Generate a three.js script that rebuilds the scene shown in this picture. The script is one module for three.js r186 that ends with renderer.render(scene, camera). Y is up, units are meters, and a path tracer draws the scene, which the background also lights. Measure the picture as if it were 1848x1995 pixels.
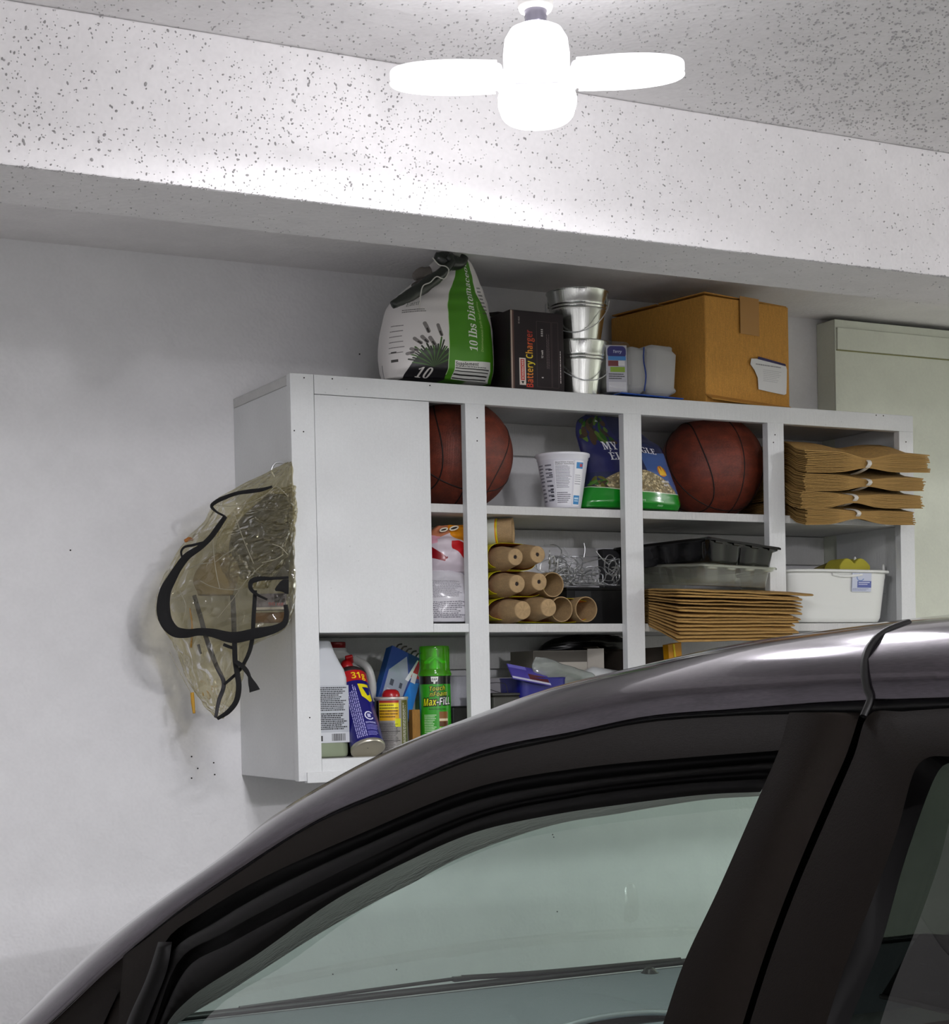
import * as THREE from 'three';
import { RoundedBoxGeometry } from 'three/addons/geometries/RoundedBoxGeometry.js';
import { mergeGeometries, mergeVertices } from 'three/addons/utils/BufferGeometryUtils.js';
import { ImprovedNoise } from 'three/addons/math/ImprovedNoise.js';
import { RectAreaLightUniformsLib } from 'three/addons/lights/RectAreaLightUniformsLib.js';

// ---------------------------------------------------------------- camera, light, exposure
const renderer = new THREE.WebGLRenderer({ antialias: true });
renderer.toneMapping = THREE.LinearToneMapping;
renderer.toneMappingExposure = 1.0;
renderer.shadowMap.enabled = true;
RectAreaLightUniformsLib.init();
const scene = new THREE.Scene();
scene.background = new THREE.Color(0x000000);

// the photograph is the upper part of a taller frame, so the lens is shifted
const EYE = new THREE.Vector3(-1.2338, 1.5574, 3.0737), FOCAL = 3400, CX = 924, CY = 1400;
const camera = new THREE.PerspectiveCamera(2 * Math.atan(1400 / FOCAL) * 180 / Math.PI, 1848 / 1995, 0.05, 40);
camera.setViewOffset(1848, 2800, 0, 0, 1848, 1995);
camera.position.copy(EYE);
camera.rotation.set(-1.13604 * Math.PI / 180, -27.66059 * Math.PI / 180, -1.14938 * Math.PI / 180, 'YXZ');
camera.updateMatrixWorld(true);
scene.add(camera);

const LAMP = new THREE.Vector3(-0.185, 2.283, 1.265);   // centre of the garage lamp's panels
const UNSEEN_LAMP2 = new THREE.Vector3(2.75, 2.283, 1.45);       // unseen second lamp, out of view, placed to light the right side
const UNSEEN_LAMP3 = new THREE.Vector3(-0.2, 2.283, 4.7);        // unseen third lamp behind the viewer, placed to brighten cabinet and wall
const PANEL_POWER = 215, DOME_POWER = 0.16, PANEL2_POWER = 100, DOME2_POWER = 3.4, PANEL3_POWER = 2300, DOME3_POWER = 1.2;
const COOL = new THREE.Color(1.0, 0.985, 1.03);

// ---------------------------------------------------------------- helpers
const V = (x, y, z) => new THREE.Vector3(x, y, z);
const lerp = (a, b, t) => a + (b - a) * t, clamp = (x, a, b) => Math.max(a, Math.min(b, x));
const smooth = (a, b, x) => { const t = clamp((x - a) / (b - a), 0, 1); return t * t * (3 - 2 * t); };
function rng(seed) { let s = seed >>> 0; return () => { s = (s + 0x6D2B79F5) | 0; let t = Math.imul(s ^ (s >>> 15), 1 | s); t = (t + Math.imul(t ^ (t >>> 7), 61 | t)) ^ t; return ((t ^ (t >>> 14)) >>> 0) / 4294967296; }; }
const NOISE = new ImprovedNoise();
const noise = (x, y, z) => NOISE.noise(x, y, z);
const fbm = (x, y, z, o = 4) => { let s = 0, a = 0.5; for (let i = 0; i < o; i++) { s += a * NOISE.noise(x, y, z); x *= 2.03; y *= 2.03; z *= 2.03; a *= 0.5; } return s; };
// a point of the photograph put at its own distance: on the plane z = d, x = d or y = d
function ray(px, py) { return V((px - CX) / FOCAL, -(py - CY) / FOCAL, -1).applyQuaternion(camera.quaternion); }
function onZ(px, py, z) { const r = ray(px, py); return r.multiplyScalar((z - EYE.z) / r.z).add(EYE); }
function onX(px, py, x) { const r = ray(px, py); return r.multiplyScalar((x - EYE.x) / r.x).add(EYE); }
function onY(px, py, y) { const r = ray(px, py); return r.multiplyScalar((y - EYE.y) / r.y).add(EYE); }

const used = new Map();
function numbered(n) { const k = used.get(n) || 0; used.set(n, k + 1); return k ? n + '_' + String(k).padStart(3, '0') : n; }
function shade(o) { o.traverse((m) => { if (m.isMesh) { m.castShadow = true; m.receiveShadow = true; } }); return o; }
function tag(o, label, category, group, kind) {
  if (label) o.userData.label = label;
  if (category) o.userData.category = category;
  if (group) o.userData.group = group;
  if (kind) o.userData.kind = kind;
  return o;
}
function thing(name, label, category, pos = [0, 0, 0], turn = 0, group) {
  const o = new THREE.Group(); o.name = numbered(name); scene.add(o);
  o.position.set(...pos); o.rotation.y = turn;
  return tag(o, label, category, group);
}
// one named mesh; geometries are given in the parent's own axes
function part(name, geo, mat, parent = scene, label) {
  const g = Array.isArray(geo) ? (geo.length === 1 ? geo[0] : mergeAll(geo)) : geo;
  const m = new THREE.Mesh(g, mat); m.name = parent === scene ? numbered(name) : name; parent.add(m);
  m.castShadow = m.receiveShadow = true;
  if (label) m.userData.label = label;
  return m;
}
function mergeAll(list) {
  const l = list.map((g) => { let h = g.index ? g.toNonIndexed() : g.clone(); for (const k of Object.keys(h.attributes)) if (!['position', 'normal', 'uv'].includes(k)) h.deleteAttribute(k); if (!h.attributes.uv) h.setAttribute('uv', new THREE.BufferAttribute(new Float32Array(h.attributes.position.count * 2), 2)); return h; });
  return mergeGeometries(l);
}
// geometry given in world axes goes under a thing that stands elsewhere
function world(name, geo, mat, parent, label) {
  const m = part(name, geo, mat, parent, label);
  m.geometry = m.geometry.clone();
  parent.updateMatrixWorld(true);
  m.geometry.applyMatrix4(parent.matrixWorld.clone().invert());
  return m;
}
const move = (g, x, y, z) => (g.translate(x, y, z), g);
function rbox(w, h, d, r = 0.002, s = 2) { return new RoundedBoxGeometry(w, h, d, s, Math.min(r, w / 2.01, h / 2.01, d / 2.01)); }
function boxAt(x0, x1, y0, y1, z0, z1, r = 0.0015, s = 1) { return move(rbox(x1 - x0, y1 - y0, z1 - z0, r, s), (x0 + x1) / 2, (y0 + y1) / 2, (z0 + z1) / 2); }
function lathe(pts, seg = 40, a0 = 0, a1 = Math.PI * 2) { return new THREE.LatheGeometry(pts.map((p) => new THREE.Vector2(p[0], p[1])), seg, a0, a1); }
function tube(pts, r, seg = 0, rad = 8, closed = false) { return new THREE.TubeGeometry(new THREE.CatmullRomCurve3(pts, closed, 'centripetal'), seg || pts.length * 6, r, rad, closed); }
// a surface through rows of points, uv from 0 to 1 along both ways
function loft(rows, closed = false, capA = false, capB = false) {
  const n = rows[0].length, m = rows.length, pos = [], uv = [], idx = [];
  rows.forEach((r, j) => r.forEach((p, i) => { pos.push(p.x, p.y, p.z); uv.push(i / (closed ? n : n - 1), j / (m - 1)); }));
  if (closed) { // repeat the first column so that the pattern closes
    pos.length = 0; uv.length = 0;
    rows.forEach((r, j) => { for (let i = 0; i <= n; i++) { const p = r[i % n]; pos.push(p.x, p.y, p.z); uv.push(i / n, j / (m - 1)); } });
  }
  const w = closed ? n + 1 : n;
  for (let j = 0; j < m - 1; j++) for (let i = 0; i < w - 1; i++) { const a = j * w + i, b = a + 1, c = a + w, d = c + 1; idx.push(a, b, d, a, d, c); }
  const cap = (j, flip) => { const c = V(0, 0, 0); rows[j].forEach((p) => c.add(p)); c.multiplyScalar(1 / n); const k = pos.length / 3; pos.push(c.x, c.y, c.z); uv.push(0.5, j ? 1 : 0);
    for (let i = 0; i < w - 1; i++) flip ? idx.push(k, j * w + i, j * w + i + 1) : idx.push(k, j * w + i + 1, j * w + i); };
  if (capA) cap(0, false);
  if (capB) cap(m - 1, true);
  const g = new THREE.BufferGeometry();
  g.setAttribute('position', new THREE.Float32BufferAttribute(pos, 3)); g.setAttribute('uv', new THREE.Float32BufferAttribute(uv, 2)); g.setIndex(idx);
  g.computeVertexNormals();
  if (closed) { // smooth the seam
    const N = g.attributes.normal;
    for (let j = 0; j < m; j++) { const a = j * w, b = a + w - 1, v = V(N.getX(a) + N.getX(b), N.getY(a) + N.getY(b), N.getZ(a) + N.getZ(b)).normalize(); N.setXYZ(a, v.x, v.y, v.z); N.setXYZ(b, v.x, v.y, v.z); }
  }
  return g;
}
// points spread evenly along a polyline smoothed by a spline
function along(pts, n) { const c = new THREE.CatmullRomCurve3(pts, false, 'centripetal'); return c.getSpacedPoints(n - 1); }
function flip(g) { const i = g.index; if (i) { const a = i.array; for (let k = 0; k < a.length; k += 3) { const t = a[k]; a[k] = a[k + 1]; a[k + 1] = t; } } return g; }

// ---------------------------------------------------------------- textures and materials
function canvas(w, h, draw, color = true) {
  const c = document.createElement('canvas'); c.width = w; c.height = h; draw(c.getContext('2d'), w, h);
  const t = new THREE.CanvasTexture(c); if (color) t.colorSpace = THREE.SRGBColorSpace; t.wrapS = t.wrapT = THREE.RepeatWrapping; t.anisotropy = 4; return t;
}
function grain(w, h, f, color = false) { // f(x, y) -> [r, g, b] or a number, 0..255
  const d = new Uint8Array(w * h * 4);
  for (let y = 0; y < h; y++) for (let x = 0; x < w; x++) { const v = f(x, y), o = (y * w + x) * 4; if (Array.isArray(v)) { d[o] = v[0]; d[o + 1] = v[1]; d[o + 2] = v[2]; } else d[o] = d[o + 1] = d[o + 2] = v; d[o + 3] = 255; }
  const t = new THREE.DataTexture(d, w, h); t.wrapS = t.wrapT = THREE.RepeatWrapping; t.magFilter = THREE.LinearFilter; t.minFilter = THREE.LinearMipmapLinearFilter; t.generateMipmaps = true;
  if (color) t.colorSpace = THREE.SRGBColorSpace; t.needsUpdate = true; return t;
}
function tnoise(size, cells, seed) { // tiling value noise
  const R = rng(seed), g = Array.from({ length: cells * cells }, () => R());
  return (x, y) => { const u = x / size * cells, v = y / size * cells, i = Math.floor(u), j = Math.floor(v), a = u - i, b = v - j, s = a * a * (3 - 2 * a), t = b * b * (3 - 2 * b), k = (p, q) => g[((q % cells + cells) % cells) * cells + (p % cells + cells) % cells];
    return lerp(lerp(k(i, j), k(i + 1, j), s), lerp(k(i, j + 1), k(i + 1, j + 1), s), t); };
}
const n1 = tnoise(512, 8, 1), n2 = tnoise(512, 31, 2), n3 = tnoise(512, 97, 3), n4 = tnoise(512, 251, 4);
const fineBump = grain(512, 512, (x, y) => 255 * (0.3 * n2(x, y) + 0.35 * n3(x, y) + 0.35 * n4(x, y)));
const wallTone = (r, g, b, amt) => grain(512, 512, (x, y) => { const k = 1 + amt * (0.5 * (n1(x, y) - 0.5) + 0.35 * (n2(x, y) - 0.5) + 0.3 * (n4(x, y) - 0.5)); return [clamp(r * k, 0, 255), clamp(g * k, 0, 255), clamp(b * k, 0, 255)]; }, true);
const rep = (t, u, v) => { const c = t.clone(); c.repeat.set(u, v); c.needsUpdate = true; return c; };
const MAT = (o) => new THREE.MeshStandardMaterial(o);
const PHY = (o) => new THREE.MeshPhysicalMaterial(o);
// box-like uv in metres, by the way each face points
function metric(g, s = 1) {
  const p = g.attributes.position, n = g.attributes.normal, uv = new Float32Array(p.count * 2);
  for (let i = 0; i < p.count; i++) { const ax = Math.abs(n.getX(i)), ay = Math.abs(n.getY(i)), az = Math.abs(n.getZ(i)); const [u, v] = az >= ax && az >= ay ? [p.getX(i), p.getY(i)] : ay >= ax ? [p.getX(i), p.getZ(i)] : [p.getZ(i), p.getY(i)]; uv[2 * i] = u / s; uv[2 * i + 1] = v / s; }
  g.setAttribute('uv', new THREE.BufferAttribute(uv, 2)); return g;
}
const wallPaint = MAT({ map: wallTone(234, 234, 235, 0.05), roughness: 0.75, bumpMap: fineBump, bumpScale: 0.0012 });
const warmLitPaint = MAT({ map: wallTone(222, 226, 211, 0.06), roughness: 0.7, bumpMap: fineBump, bumpScale: 0.0012 });  // yellow-green tint of the warm light at the right, put into the colour
const ceilPaint = MAT({ map: wallTone(236, 234, 234, 0.06), roughness: 0.9, bumpMap: fineBump, bumpScale: 0.0015 });
const concrete = MAT({ map: wallTone(205, 203, 198, 0.2), roughness: 0.85, bumpMap: fineBump, bumpScale: 0.002 });
// brush-painted wood: faint strokes along the board, scuffs
const brushed = grain(512, 512, (x, y) => 255 * (0.7 * n2(x * 9, y * 0.4 + 40) + 0.3 * n3(x * 3, y)));
const scuffed = grain(512, 512, (x, y) => { let k = 1 + 0.04 * (n1(x, y) - 0.5) + 0.02 * (n4(x, y) - 0.5); const s = n3(x * 0.7, y * 2 + 9); if (s > 0.97 && n1(x + 90, y) > 0.75) k *= 0.88; return [222 * k, 224 * k, 224 * k].map((v) => clamp(v, 0, 255)); }, true);
const cabinetPaint = MAT({ map: scuffed, roughness: 0.42, bumpMap: brushed, bumpScale: 0.0003 });
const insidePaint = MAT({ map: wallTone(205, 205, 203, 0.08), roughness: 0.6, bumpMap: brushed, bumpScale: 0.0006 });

// ---------------------------------------------------------------- the room
const WALL = -0.319, CEIL = 2.43, X0 = -3.0, X1 = 3.6, Z1 = 6.2;
function structure(name, geo, mat, parent) { const m = part(name, geo, mat, parent); if (!parent || parent === scene) m.userData.kind = 'structure'; return m; }
structure('floor', metric(boxAt(X0 - 0.1, X1 + 0.1, -0.1, 0, WALL - 0.1, Z1 + 0.1, 0)), concrete);
const ceiling = structure('ceiling', metric(boxAt(X0 - 0.1, X1 + 0.1, CEIL, CEIL + 0.1, WALL - 0.1, Z1 + 0.1, 0)), ceilPaint);
const wallBack = structure('wall_back', metric(boxAt(X0 - 0.1, X1 + 0.1, 0, CEIL, WALL - 0.12, WALL, 0)), wallPaint);
structure('wall_left', metric(boxAt(X0 - 0.1, X0, 0, CEIL, WALL, Z1, 0)), wallPaint);
structure('wall_right', metric(boxAt(X1, X1 + 0.1, 0, CEIL, WALL, Z1, 0)), warmLitPaint);
structure('wall_front', metric(boxAt(X0, X1, 0, CEIL, Z1, Z1 + 0.1, 0)), wallPaint);
// the boxed beam that drops from the ceiling
const BZ0 = 0.675, BZ1 = 0.85, BY = 2.2215;
const beam = structure('ceiling_beam', metric(boxAt(X0, X1, BY, CEIL, BZ0, BZ1, 0.004, 2)), ceilPaint);
// the boxed-out part of the wall right of the shelves
const CHX = 1.507, CHZ = -0.25;
const chase = structure('wall_chase', metric(boxAt(CHX, X1, 0, CEIL - 0.012, WALL, CHZ, 0.002)), warmLitPaint);
part('trim_board', metric(boxAt(CHX + 0.004, X1, 2.345, 2.398, CHZ - 0.002, CHZ + 0.005, 0.002)), warmLitPaint, chase);
part('caulk_line', boxAt(CHX + 0.004, X1, 2.3425, 2.3455, CHZ - 0.002, CHZ + 0.0025, 0.0008), MAT({ color: 0x8f8d62, roughness: 0.9 }), chase);
// popcorn grains sprayed on the ceiling and the beam
{
  const R = rng(11), spots = [];
  const dense = (x, y, s) => 0.5 + 0.9 * fbm(x * 2.3 + s, y * 2.3, 3.7 + s, 3);
  const put = (x, y, z, n, k) => { const r = (0.0006 + 0.0015 * R() * R()) * k; spots.push([x, y, z, n, r]); };
  for (let i = 0; i < 19000; i++) { const x = lerp(-0.75, 2.6, R()), y = lerp(BY + 0.001, CEIL, R()); if (R() < dense(x, y * 3, 0) * (x < -0.1 ? 1.15 : x < 0.3 ? 0.6 : 0.32)) put(x, y, BZ1, 0, x < 0.1 ? 1.0 : 0.85); }
  for (let i = 0; i < 40000; i++) { const x = lerp(-0.9, 2.4, R()), z = lerp(BZ1, 2.0, R()); const d = dense(x, z, 5); if (R() < clamp(d * 1.6 - 0.15, 0, 1)) put(x, CEIL, z, 1, x > 0.3 ? 1.3 : 1.1); }
  for (let i = 0; i < 2600; i++) { const x = lerp(-0.75, 2.6, R()), z = lerp(BZ0, BZ1, R()); if (R() < 0.5) put(x, BY, z, 2, 0.8); }
  for (let i = 0; i < 900; i++) put(lerp(-0.75, 2.6, R()), BY + 0.001 - 0.002 * R(), BZ1 + 0.001, 0, 0.95);
  const grainGeo = new THREE.IcosahedronGeometry(1, 1), M = new THREE.Matrix4(), Q = new THREE.Quaternion(), E = new THREE.Euler();
  const build = (host, list, name) => {
    const im = new THREE.InstancedMesh(grainGeo, ceilPaint, list.length);
    list.forEach((s, i) => { E.set(R() * 6, R() * 6, R() * 6); Q.setFromEuler(E); const k = s[4]; M.compose(V(s[0], s[1], s[2]), Q, V(k * (0.7 + 1.1 * R()), k * (0.7 + 0.5 * R()), k * (0.6 + 0.4 * R()))); im.setMatrixAt(i, M); });
    im.name = name; im.castShadow = im.receiveShadow = true; im.userData.kind = 'stuff'; host.add(im);
  };
  build(beam, spots.filter((s) => s[3] !== 1), 'popcorn_texture');
  build(ceiling, spots.filter((s) => s[3] === 1), 'popcorn_texture');
}
// old nail and screw holes in the wall
{
  const hole = MAT({ color: 0x161412, roughness: 0.9 });
  for (const [px, py] of [[373, 1474], [416, 1486], [385, 1497], [373, 1516], [418, 1509], [648, 1898], [772, 1889], [1076, 1626], [1078, 1631], [1085, 1776], [137, 1072], [242, 478], [700, 690]]) {
    const p = onZ(px, py, WALL), g = new THREE.CylinderGeometry(0.0016, 0.0016, 0.0012, 8); g.rotateX(Math.PI / 2);
    part('screw_hole', move(g, p.x, p.y, WALL + 0.0003), hole, wallBack);
  }
}
// ---------------------------------------------------------------- the garage lamp
function garageLamp(at, cam, power, dome, label, holderLabel) {   // cam: the way that its third panel points
  const t = thing('garage_lamp', label, 'lamp', at.toArray());
  const glow = (k) => MAT({ color: 0xf4f4f6, roughness: 0.4, emissive: COOL, emissiveIntensity: k });
  const shell = MAT({ color: 0xe9e9ec, roughness: 0.4 }), steel = MAT({ color: 0x9a97a5, metalness: 0.9, roughness: 0.3 });
  // body: dome above, flared ring below that
  part('dome', lathe([[0.002, 0.054], [0.022, 0.0535], [0.031, 0.049], [0.0375, 0.038], [0.0395, 0.022], [0.0395, 0.002], [0.046, -0.004], [0.05, -0.012], [0.048, -0.018], [0.002, -0.018]], 48), glow(1.2), t);
  part('screw_base', lathe([[0.002, 0.082], [0.0115, 0.08], [0.0135, 0.077], [0.0125, 0.074], [0.0135, 0.071], [0.0125, 0.068], [0.0135, 0.065], [0.0125, 0.062], [0.0135, 0.059], [0.013, 0.054], [0.002, 0.054]], 32), steel, t);
  // three round-ended panels on hinges: left and right level, the third tipped down towards the viewer
  const L = 0.125, W = 0.043;
  const outline = () => { const s = new THREE.Shape(); s.moveTo(0, -W * 0.9); s.lineTo(L * 0.35, -W); s.bezierCurveTo(L * 0.72, -W, L, -W * 0.72, L, 0); s.bezierCurveTo(L, W * 0.72, L * 0.72, W, L * 0.35, W); s.lineTo(0, W * 0.9); s.closePath(); return s; };
  const slab = (th, grow = 0) => { const g = new THREE.ExtrudeGeometry(outline(), { depth: th, bevelEnabled: true, bevelSize: 0.002 + grow, bevelThickness: 0.0015, bevelSegments: 2, curveSegments: 16 }); g.rotateX(Math.PI / 2); return g; };
  for (const [turn, tip] of [[cam + Math.PI / 2, 0.02], [cam - Math.PI / 2, 0.02], [cam, -0.62]]) {
    const q = new THREE.Quaternion().setFromEuler(new THREE.Euler(0, turn - Math.PI / 2, tip, 'YXZ'));
    const place = (g) => { g.translate(0.048, 0, 0); g.applyQuaternion(q); return g; };
    const p = part('led_panel', place(slab(0.007)), glow(0.8), t);
    part('diffuser', place(move(slab(0.0025, -0.004), 0.002, -0.0085, 0)), glow(2.5), p);
    const hinge = new THREE.CylinderGeometry(0.006, 0.006, 0.05, 16); hinge.rotateX(Math.PI / 2);
    part('hinge', place(move(hinge, -0.002, -0.003, 0)), shell, t);
    const l = new THREE.RectAreaLight(COOL, tip < -0.1 ? power * 0.3 : power, L * 0.9, W * 1.7);
    l.position.copy(V(0.048 + L / 2, -0.0145, 0).applyQuaternion(q)); l.lookAt(V(0, -1, 0).applyQuaternion(q).add(l.position)); 
    const dir = V(0, -1, 0).applyQuaternion(q), along1 = V(1, 0, 0).applyQuaternion(q), m = new THREE.Matrix4().makeBasis(along1, new THREE.Vector3().crossVectors(dir.clone().negate(), along1), dir.clone().negate());
    l.quaternion.setFromRotationMatrix(m); t.add(l);
  }
  const b = new THREE.PointLight(COOL, dome, 0, 2); b.position.set(0, 0.02, 0); b.castShadow = true; b.shadow.radius = 1.6; t.add(b);
  const s = thing('lamp_holder', holderLabel, 'lampholder', [at.x, CEIL, at.z]);
  part('socket', lathe([[0.002, -0.075], [0.019, -0.075], [0.021, -0.07], [0.021, -0.05], [0.03, -0.035], [0.045, -0.015], [0.048, 0], [0.002, 0]], 40), MAT({ color: 0xe8e6e2, roughness: 0.3 }), s);
}
garageLamp(LAMP, Math.atan2(EYE.x - LAMP.x, EYE.z - LAMP.z), PANEL_POWER, DOME_POWER, 'bright white folding garage lamp with lit panels, hanging from the ceiling', 'white porcelain ceiling lampholder above the bright lamp over the car');
garageLamp(UNSEEN_LAMP2, 2.2, PANEL2_POWER, DOME2_POWER, 'unseen second garage lamp out of view at the right, placed to light that side', 'white porcelain ceiling lampholder of the unseen second lamp on the right');

garageLamp(UNSEEN_LAMP3, 0.4, PANEL3_POWER, DOME3_POWER, 'unseen third garage lamp behind the viewer, placed to brighten the cabinet and wall', 'white porcelain ceiling lampholder of the unseen third lamp behind the viewer');

// ---------------------------------------------------------------- the wall cabinet
const CW = 1.524, TOP = 2.15, T = 0.019;
const SX = { a: [0, 0.048], b: [0.3701, 0.4147], c: [0.7405, 0.7849], d: [1.1115, 1.1555], e: [1.4822, 1.524] };
const S1 = 1.9156, S2 = 1.6778, BOT = 1.3793, S3 = onZ(700, 1476, -0.01).y, RB = 2.113;
{
  const t = thing('wall_cabinet', 'white painted wooden shelf cabinet with open bays, hung on the garage wall', 'cabinet', [0, BOT, WALL]);
  const add = (n, x0, x1, y0, y1, z0, z1, m = cabinetPaint, r = 0.0012) => { const g = metric(boxAt(x0, x1, y0, y1, z0, z1, r), 0.6); return world(n, g, m, t); };
  add('side_panel', 0.003, 0.02, BOT + 0.001, TOP - 0.02, WALL, -T, cabinetPaint);
  add('side_panel', CW - 0.022, CW - 0.004, BOT + 0.001, TOP - 0.02, CHZ, -T, cabinetPaint);
  add('top_panel', 0.003, CHX - 0.001, TOP - 0.02, TOP - 0.0005, WALL, -T, insidePaint);
  add('bottom_panel', 0.02, CHX - 0.001, S3 - 0.018, S3, WALL, -T, insidePaint);
  add('shelf', 0.02, CHX - 0.001, 1.8982, S1, WALL, -T, insidePaint);
  add('shelf', 0.02, CHX - 0.001, 1.6604, S2, WALL, -T, insidePaint);
  add('back_cleat', 0.02, CHX - 0.001, 2.06, 2.13, WALL, WALL + 0.018, insidePaint);
  add('back_cleat', 0.02, CHX - 0.001, 1.83, 1.897, WALL, WALL + 0.018, insidePaint);
  add('back_cleat', 0.02, CHX - 0.001, 1.59, 1.66, WALL, WALL + 0.018, insidePaint);
  // face frame
  add('stile', 0, SX.a[1], BOT, TOP, -T, 0);
  for (const k of ['b', 'c', 'd']) add('stile', SX[k][0], SX[k][1], BOT + 0.001, RB + 0.0006, -T, 0);
  add('stile', SX.e[0], SX.e[1], BOT, RB + 0.0006, -T, 0);
  add('top_rail', SX.a[1] + 0.0006, CW, RB, TOP, -T, 0);
  add('bottom_rail', SX.a[1], SX.e[0], BOT, S3 + 0.0005, -T, -0.0002);
  const p1 = onZ(597, 1505, 0), p2 = onZ(600, 1526, 0);
  add('edge_strip', p1.x, 1.3, p2.y, p1.y, -0.012, 0.004);
  // shut panel in the first bay
  const dx = onZ(838, 900, -0.001).x;
  add('door_panel', SX.a[1] + 0.0008, dx, 1.6604, RB - 0.0006, -T - 0.002, -0.0012);
  add('door_rail', dx, SX.b[0], 1.6604, S2, -T, -0.0012);
  // putty dabs and nail heads
  const dark = MAT({ color: 0x1c1a18, roughness: 0.8 });
  for (const [px, py] of [[592, 736], [647, 738], [837, 751], [929, 814], [929, 859], [573, 839], [591, 841], [1509, 847], [1506, 862], [603, 1398], [1764, 861], [1706, 809], [1720, 810]]) { const p = onZ(px, py, 0), g = new THREE.CylinderGeometry(0.0014, 0.0014, 0.001, 8); g.rotateX(Math.PI / 2); world('nail_head', move(g, p.x, p.y, 0.0002), dark, t); }
}
// ---------------------------------------------------------------- the car
const CARX = 0.1;                                                              // its middle line; it points at the wall
const halfWidth = (y) => { const d = 1.55 - y; return clamp(0.645 + 0.6 * d - 0.22 * d * d, 0.55, 0.9); };
function onSide(px, py, inset = 0) { let p = onX(px, py, -0.6); for (let i = 0; i < 12; i++) p = onX(px, py, CARX - halfWidth(p.y) + inset); return p; }
const sideCurve = (list, inset, n = 70) => along(list.map(([x, y]) => onSide(x, y, inset)), n);
const mirrored = (g) => { const h = g.clone(); h.translate(-CARX, 0, 0); h.scale(-1, 1, 1); h.translate(CARX, 0, 0); return flip(h); };
const both = (g) => [g, mirrored(g)];
{
  const car = thing('car', 'dark grey car with black window frames parked nose to the wall under the shelves', 'car', [CARX, 0, 1.9]);
  const metal = grain(256, 256, (x, y) => { const k = n4(x * 2, y * 2) * 0.7 + 0.9 * n2(x * 2, y * 1.2) * n1(x * 2 + 60, y * 2); return [92 + 40 * k, 88 + 40 * k, 93 + 40 * k]; }, true);
  const paint = PHY({ color: 0xbdb7bf, map: rep(metal, 2, 2), metalness: 0.85, roughness: 0.13, clearcoat: 0.6, clearcoatRoughness: 0.03 });
  const framePaint = PHY({ color: 0x1d1916, roughness: 0.75, specularIntensity: 0.12, bumpMap: rep(fineBump, 8, 8), bumpScale: 0.0002 });
  const rubber = MAT({ color: 0x060606, roughness: 0.55 }), piano = PHY({ color: 0x070707, roughness: 0.2, clearcoat: 1, clearcoatRoughness: 0.05 });
  const glassM = PHY({ color: 0xe9f5ee, transmission: 1, thickness: 0, roughness: 0.0, ior: 1.5 }), darkGlass = PHY({ color: 0x4c4f4e, transmission: 1, thickness: 0, roughness: 0, ior: 1.5 });
  const channelM = PHY({ color: 0x0a0909, roughness: 0.5, specularIntensity: 0.2 });
  const trimGrey = MAT({ color: 0xcfcbcb, roughness: 0.85, bumpMap: fineBump, bumpScale: 0.0006 }), dashM = MAT({ color: 0x63686c, roughness: 0.75, bumpMap: rep(fineBump, 3, 3), bumpScale: 0.0008 }), seatM = MAT({ color: 0x232325, roughness: 0.9, bumpMap: rep(fineBump, 4, 4), bumpScale: 0.002 });
  const add = (n, g, m, l, host = car) => (Array.isArray(g) ? g : [g]).map((q) => world(n, q, m, host, l))[0];
  // outlines on the near side, taken from the photograph and laid on the car's own curved side
  const sil = [[-130, 2140], [-40, 2072], [45, 1995], [165, 1882], [300, 1780], [430, 1688], [520, 1610], [655, 1519], [780, 1455], [924, 1396], [1060, 1344], [1254, 1295], [1424, 1256], [1574, 1233], [1724, 1214], [1848, 1203], [2000, 1195]];
  const s1 = [[-100, 2150], [-10, 2072], [82, 1995], [200, 1885], [320, 1785], [430, 1708], [600, 1600], [750, 1533], [924, 1462], [1099, 1425], [1249, 1394], [1424, 1379], [1574, 1367], [1674, 1362], [1848, 1356], [2050, 1352]];
  const s2 = [[-85, 2150], [5, 2075], [98, 1995], [213, 1885], [330, 1793], [440, 1718], [610, 1608], [760, 1545], [924, 1480], [1099, 1440], [1249, 1409], [1424, 1397], [1574, 1393], [1679, 1396], [1848, 1386], [2050, 1380]];
  const N = 90, P1 = sideCurve(s1, 0, N), P0 = sideCurve(sil, 0.042, N);
  const rear = (a, list) => a.concat(list.map((p) => V(...p)));
  const r1 = rear(P1, [[-0.552, 1.543, 2.8], [-0.55, 1.535, 3.2], [-0.545, 1.5, 3.6], [-0.56, 1.42, 3.9], [-0.6, 1.3, 4.0]]), r0 = rear(P0, [[-0.505, 1.59, 2.85], [-0.5, 1.582, 3.2], [-0.49, 1.545, 3.6], [-0.49, 1.45, 3.93], [-0.52, 1.32, 4.04]]);
  const shoulder = [0.0, 0.34, 0.66, 0.88, 1].map((t) => r1.map((p, i) => { const q = r0[i], m = p.clone().lerp(q, t), b = 0.016 * Math.sin(Math.PI * t); m.x -= b * 0.75; m.y += b * 0.55; return m; }));
  const lip = r1.map((p) => V(p.x + 0.02, p.y - 0.004, p.z));
  const inner = r0.map((p) => V(p.x + 0.034, p.y + 0.004, p.z));
  const under = r0.map((p) => V(p.x + 0.036, p.y - 0.016, p.z));
  const side = loft([lip, ...shoulder, inner, under]);
  add('roof_rail', both(side), paint);
  // roof panel between the rails
  const roofCols = inner.filter((p) => p.z > 1.72);
  const roofRow = (p, k) => Array.from({ length: 19 }, (_, i) => { const u = i / 18, x = lerp(p.x, 2 * CARX - p.x, u), w = 1 - (2 * u - 1) ** 2; return V(x, p.y + 0.018 * w - k, p.z - 0.035 * w * smooth(2.0, 1.7, p.z)); });
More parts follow.
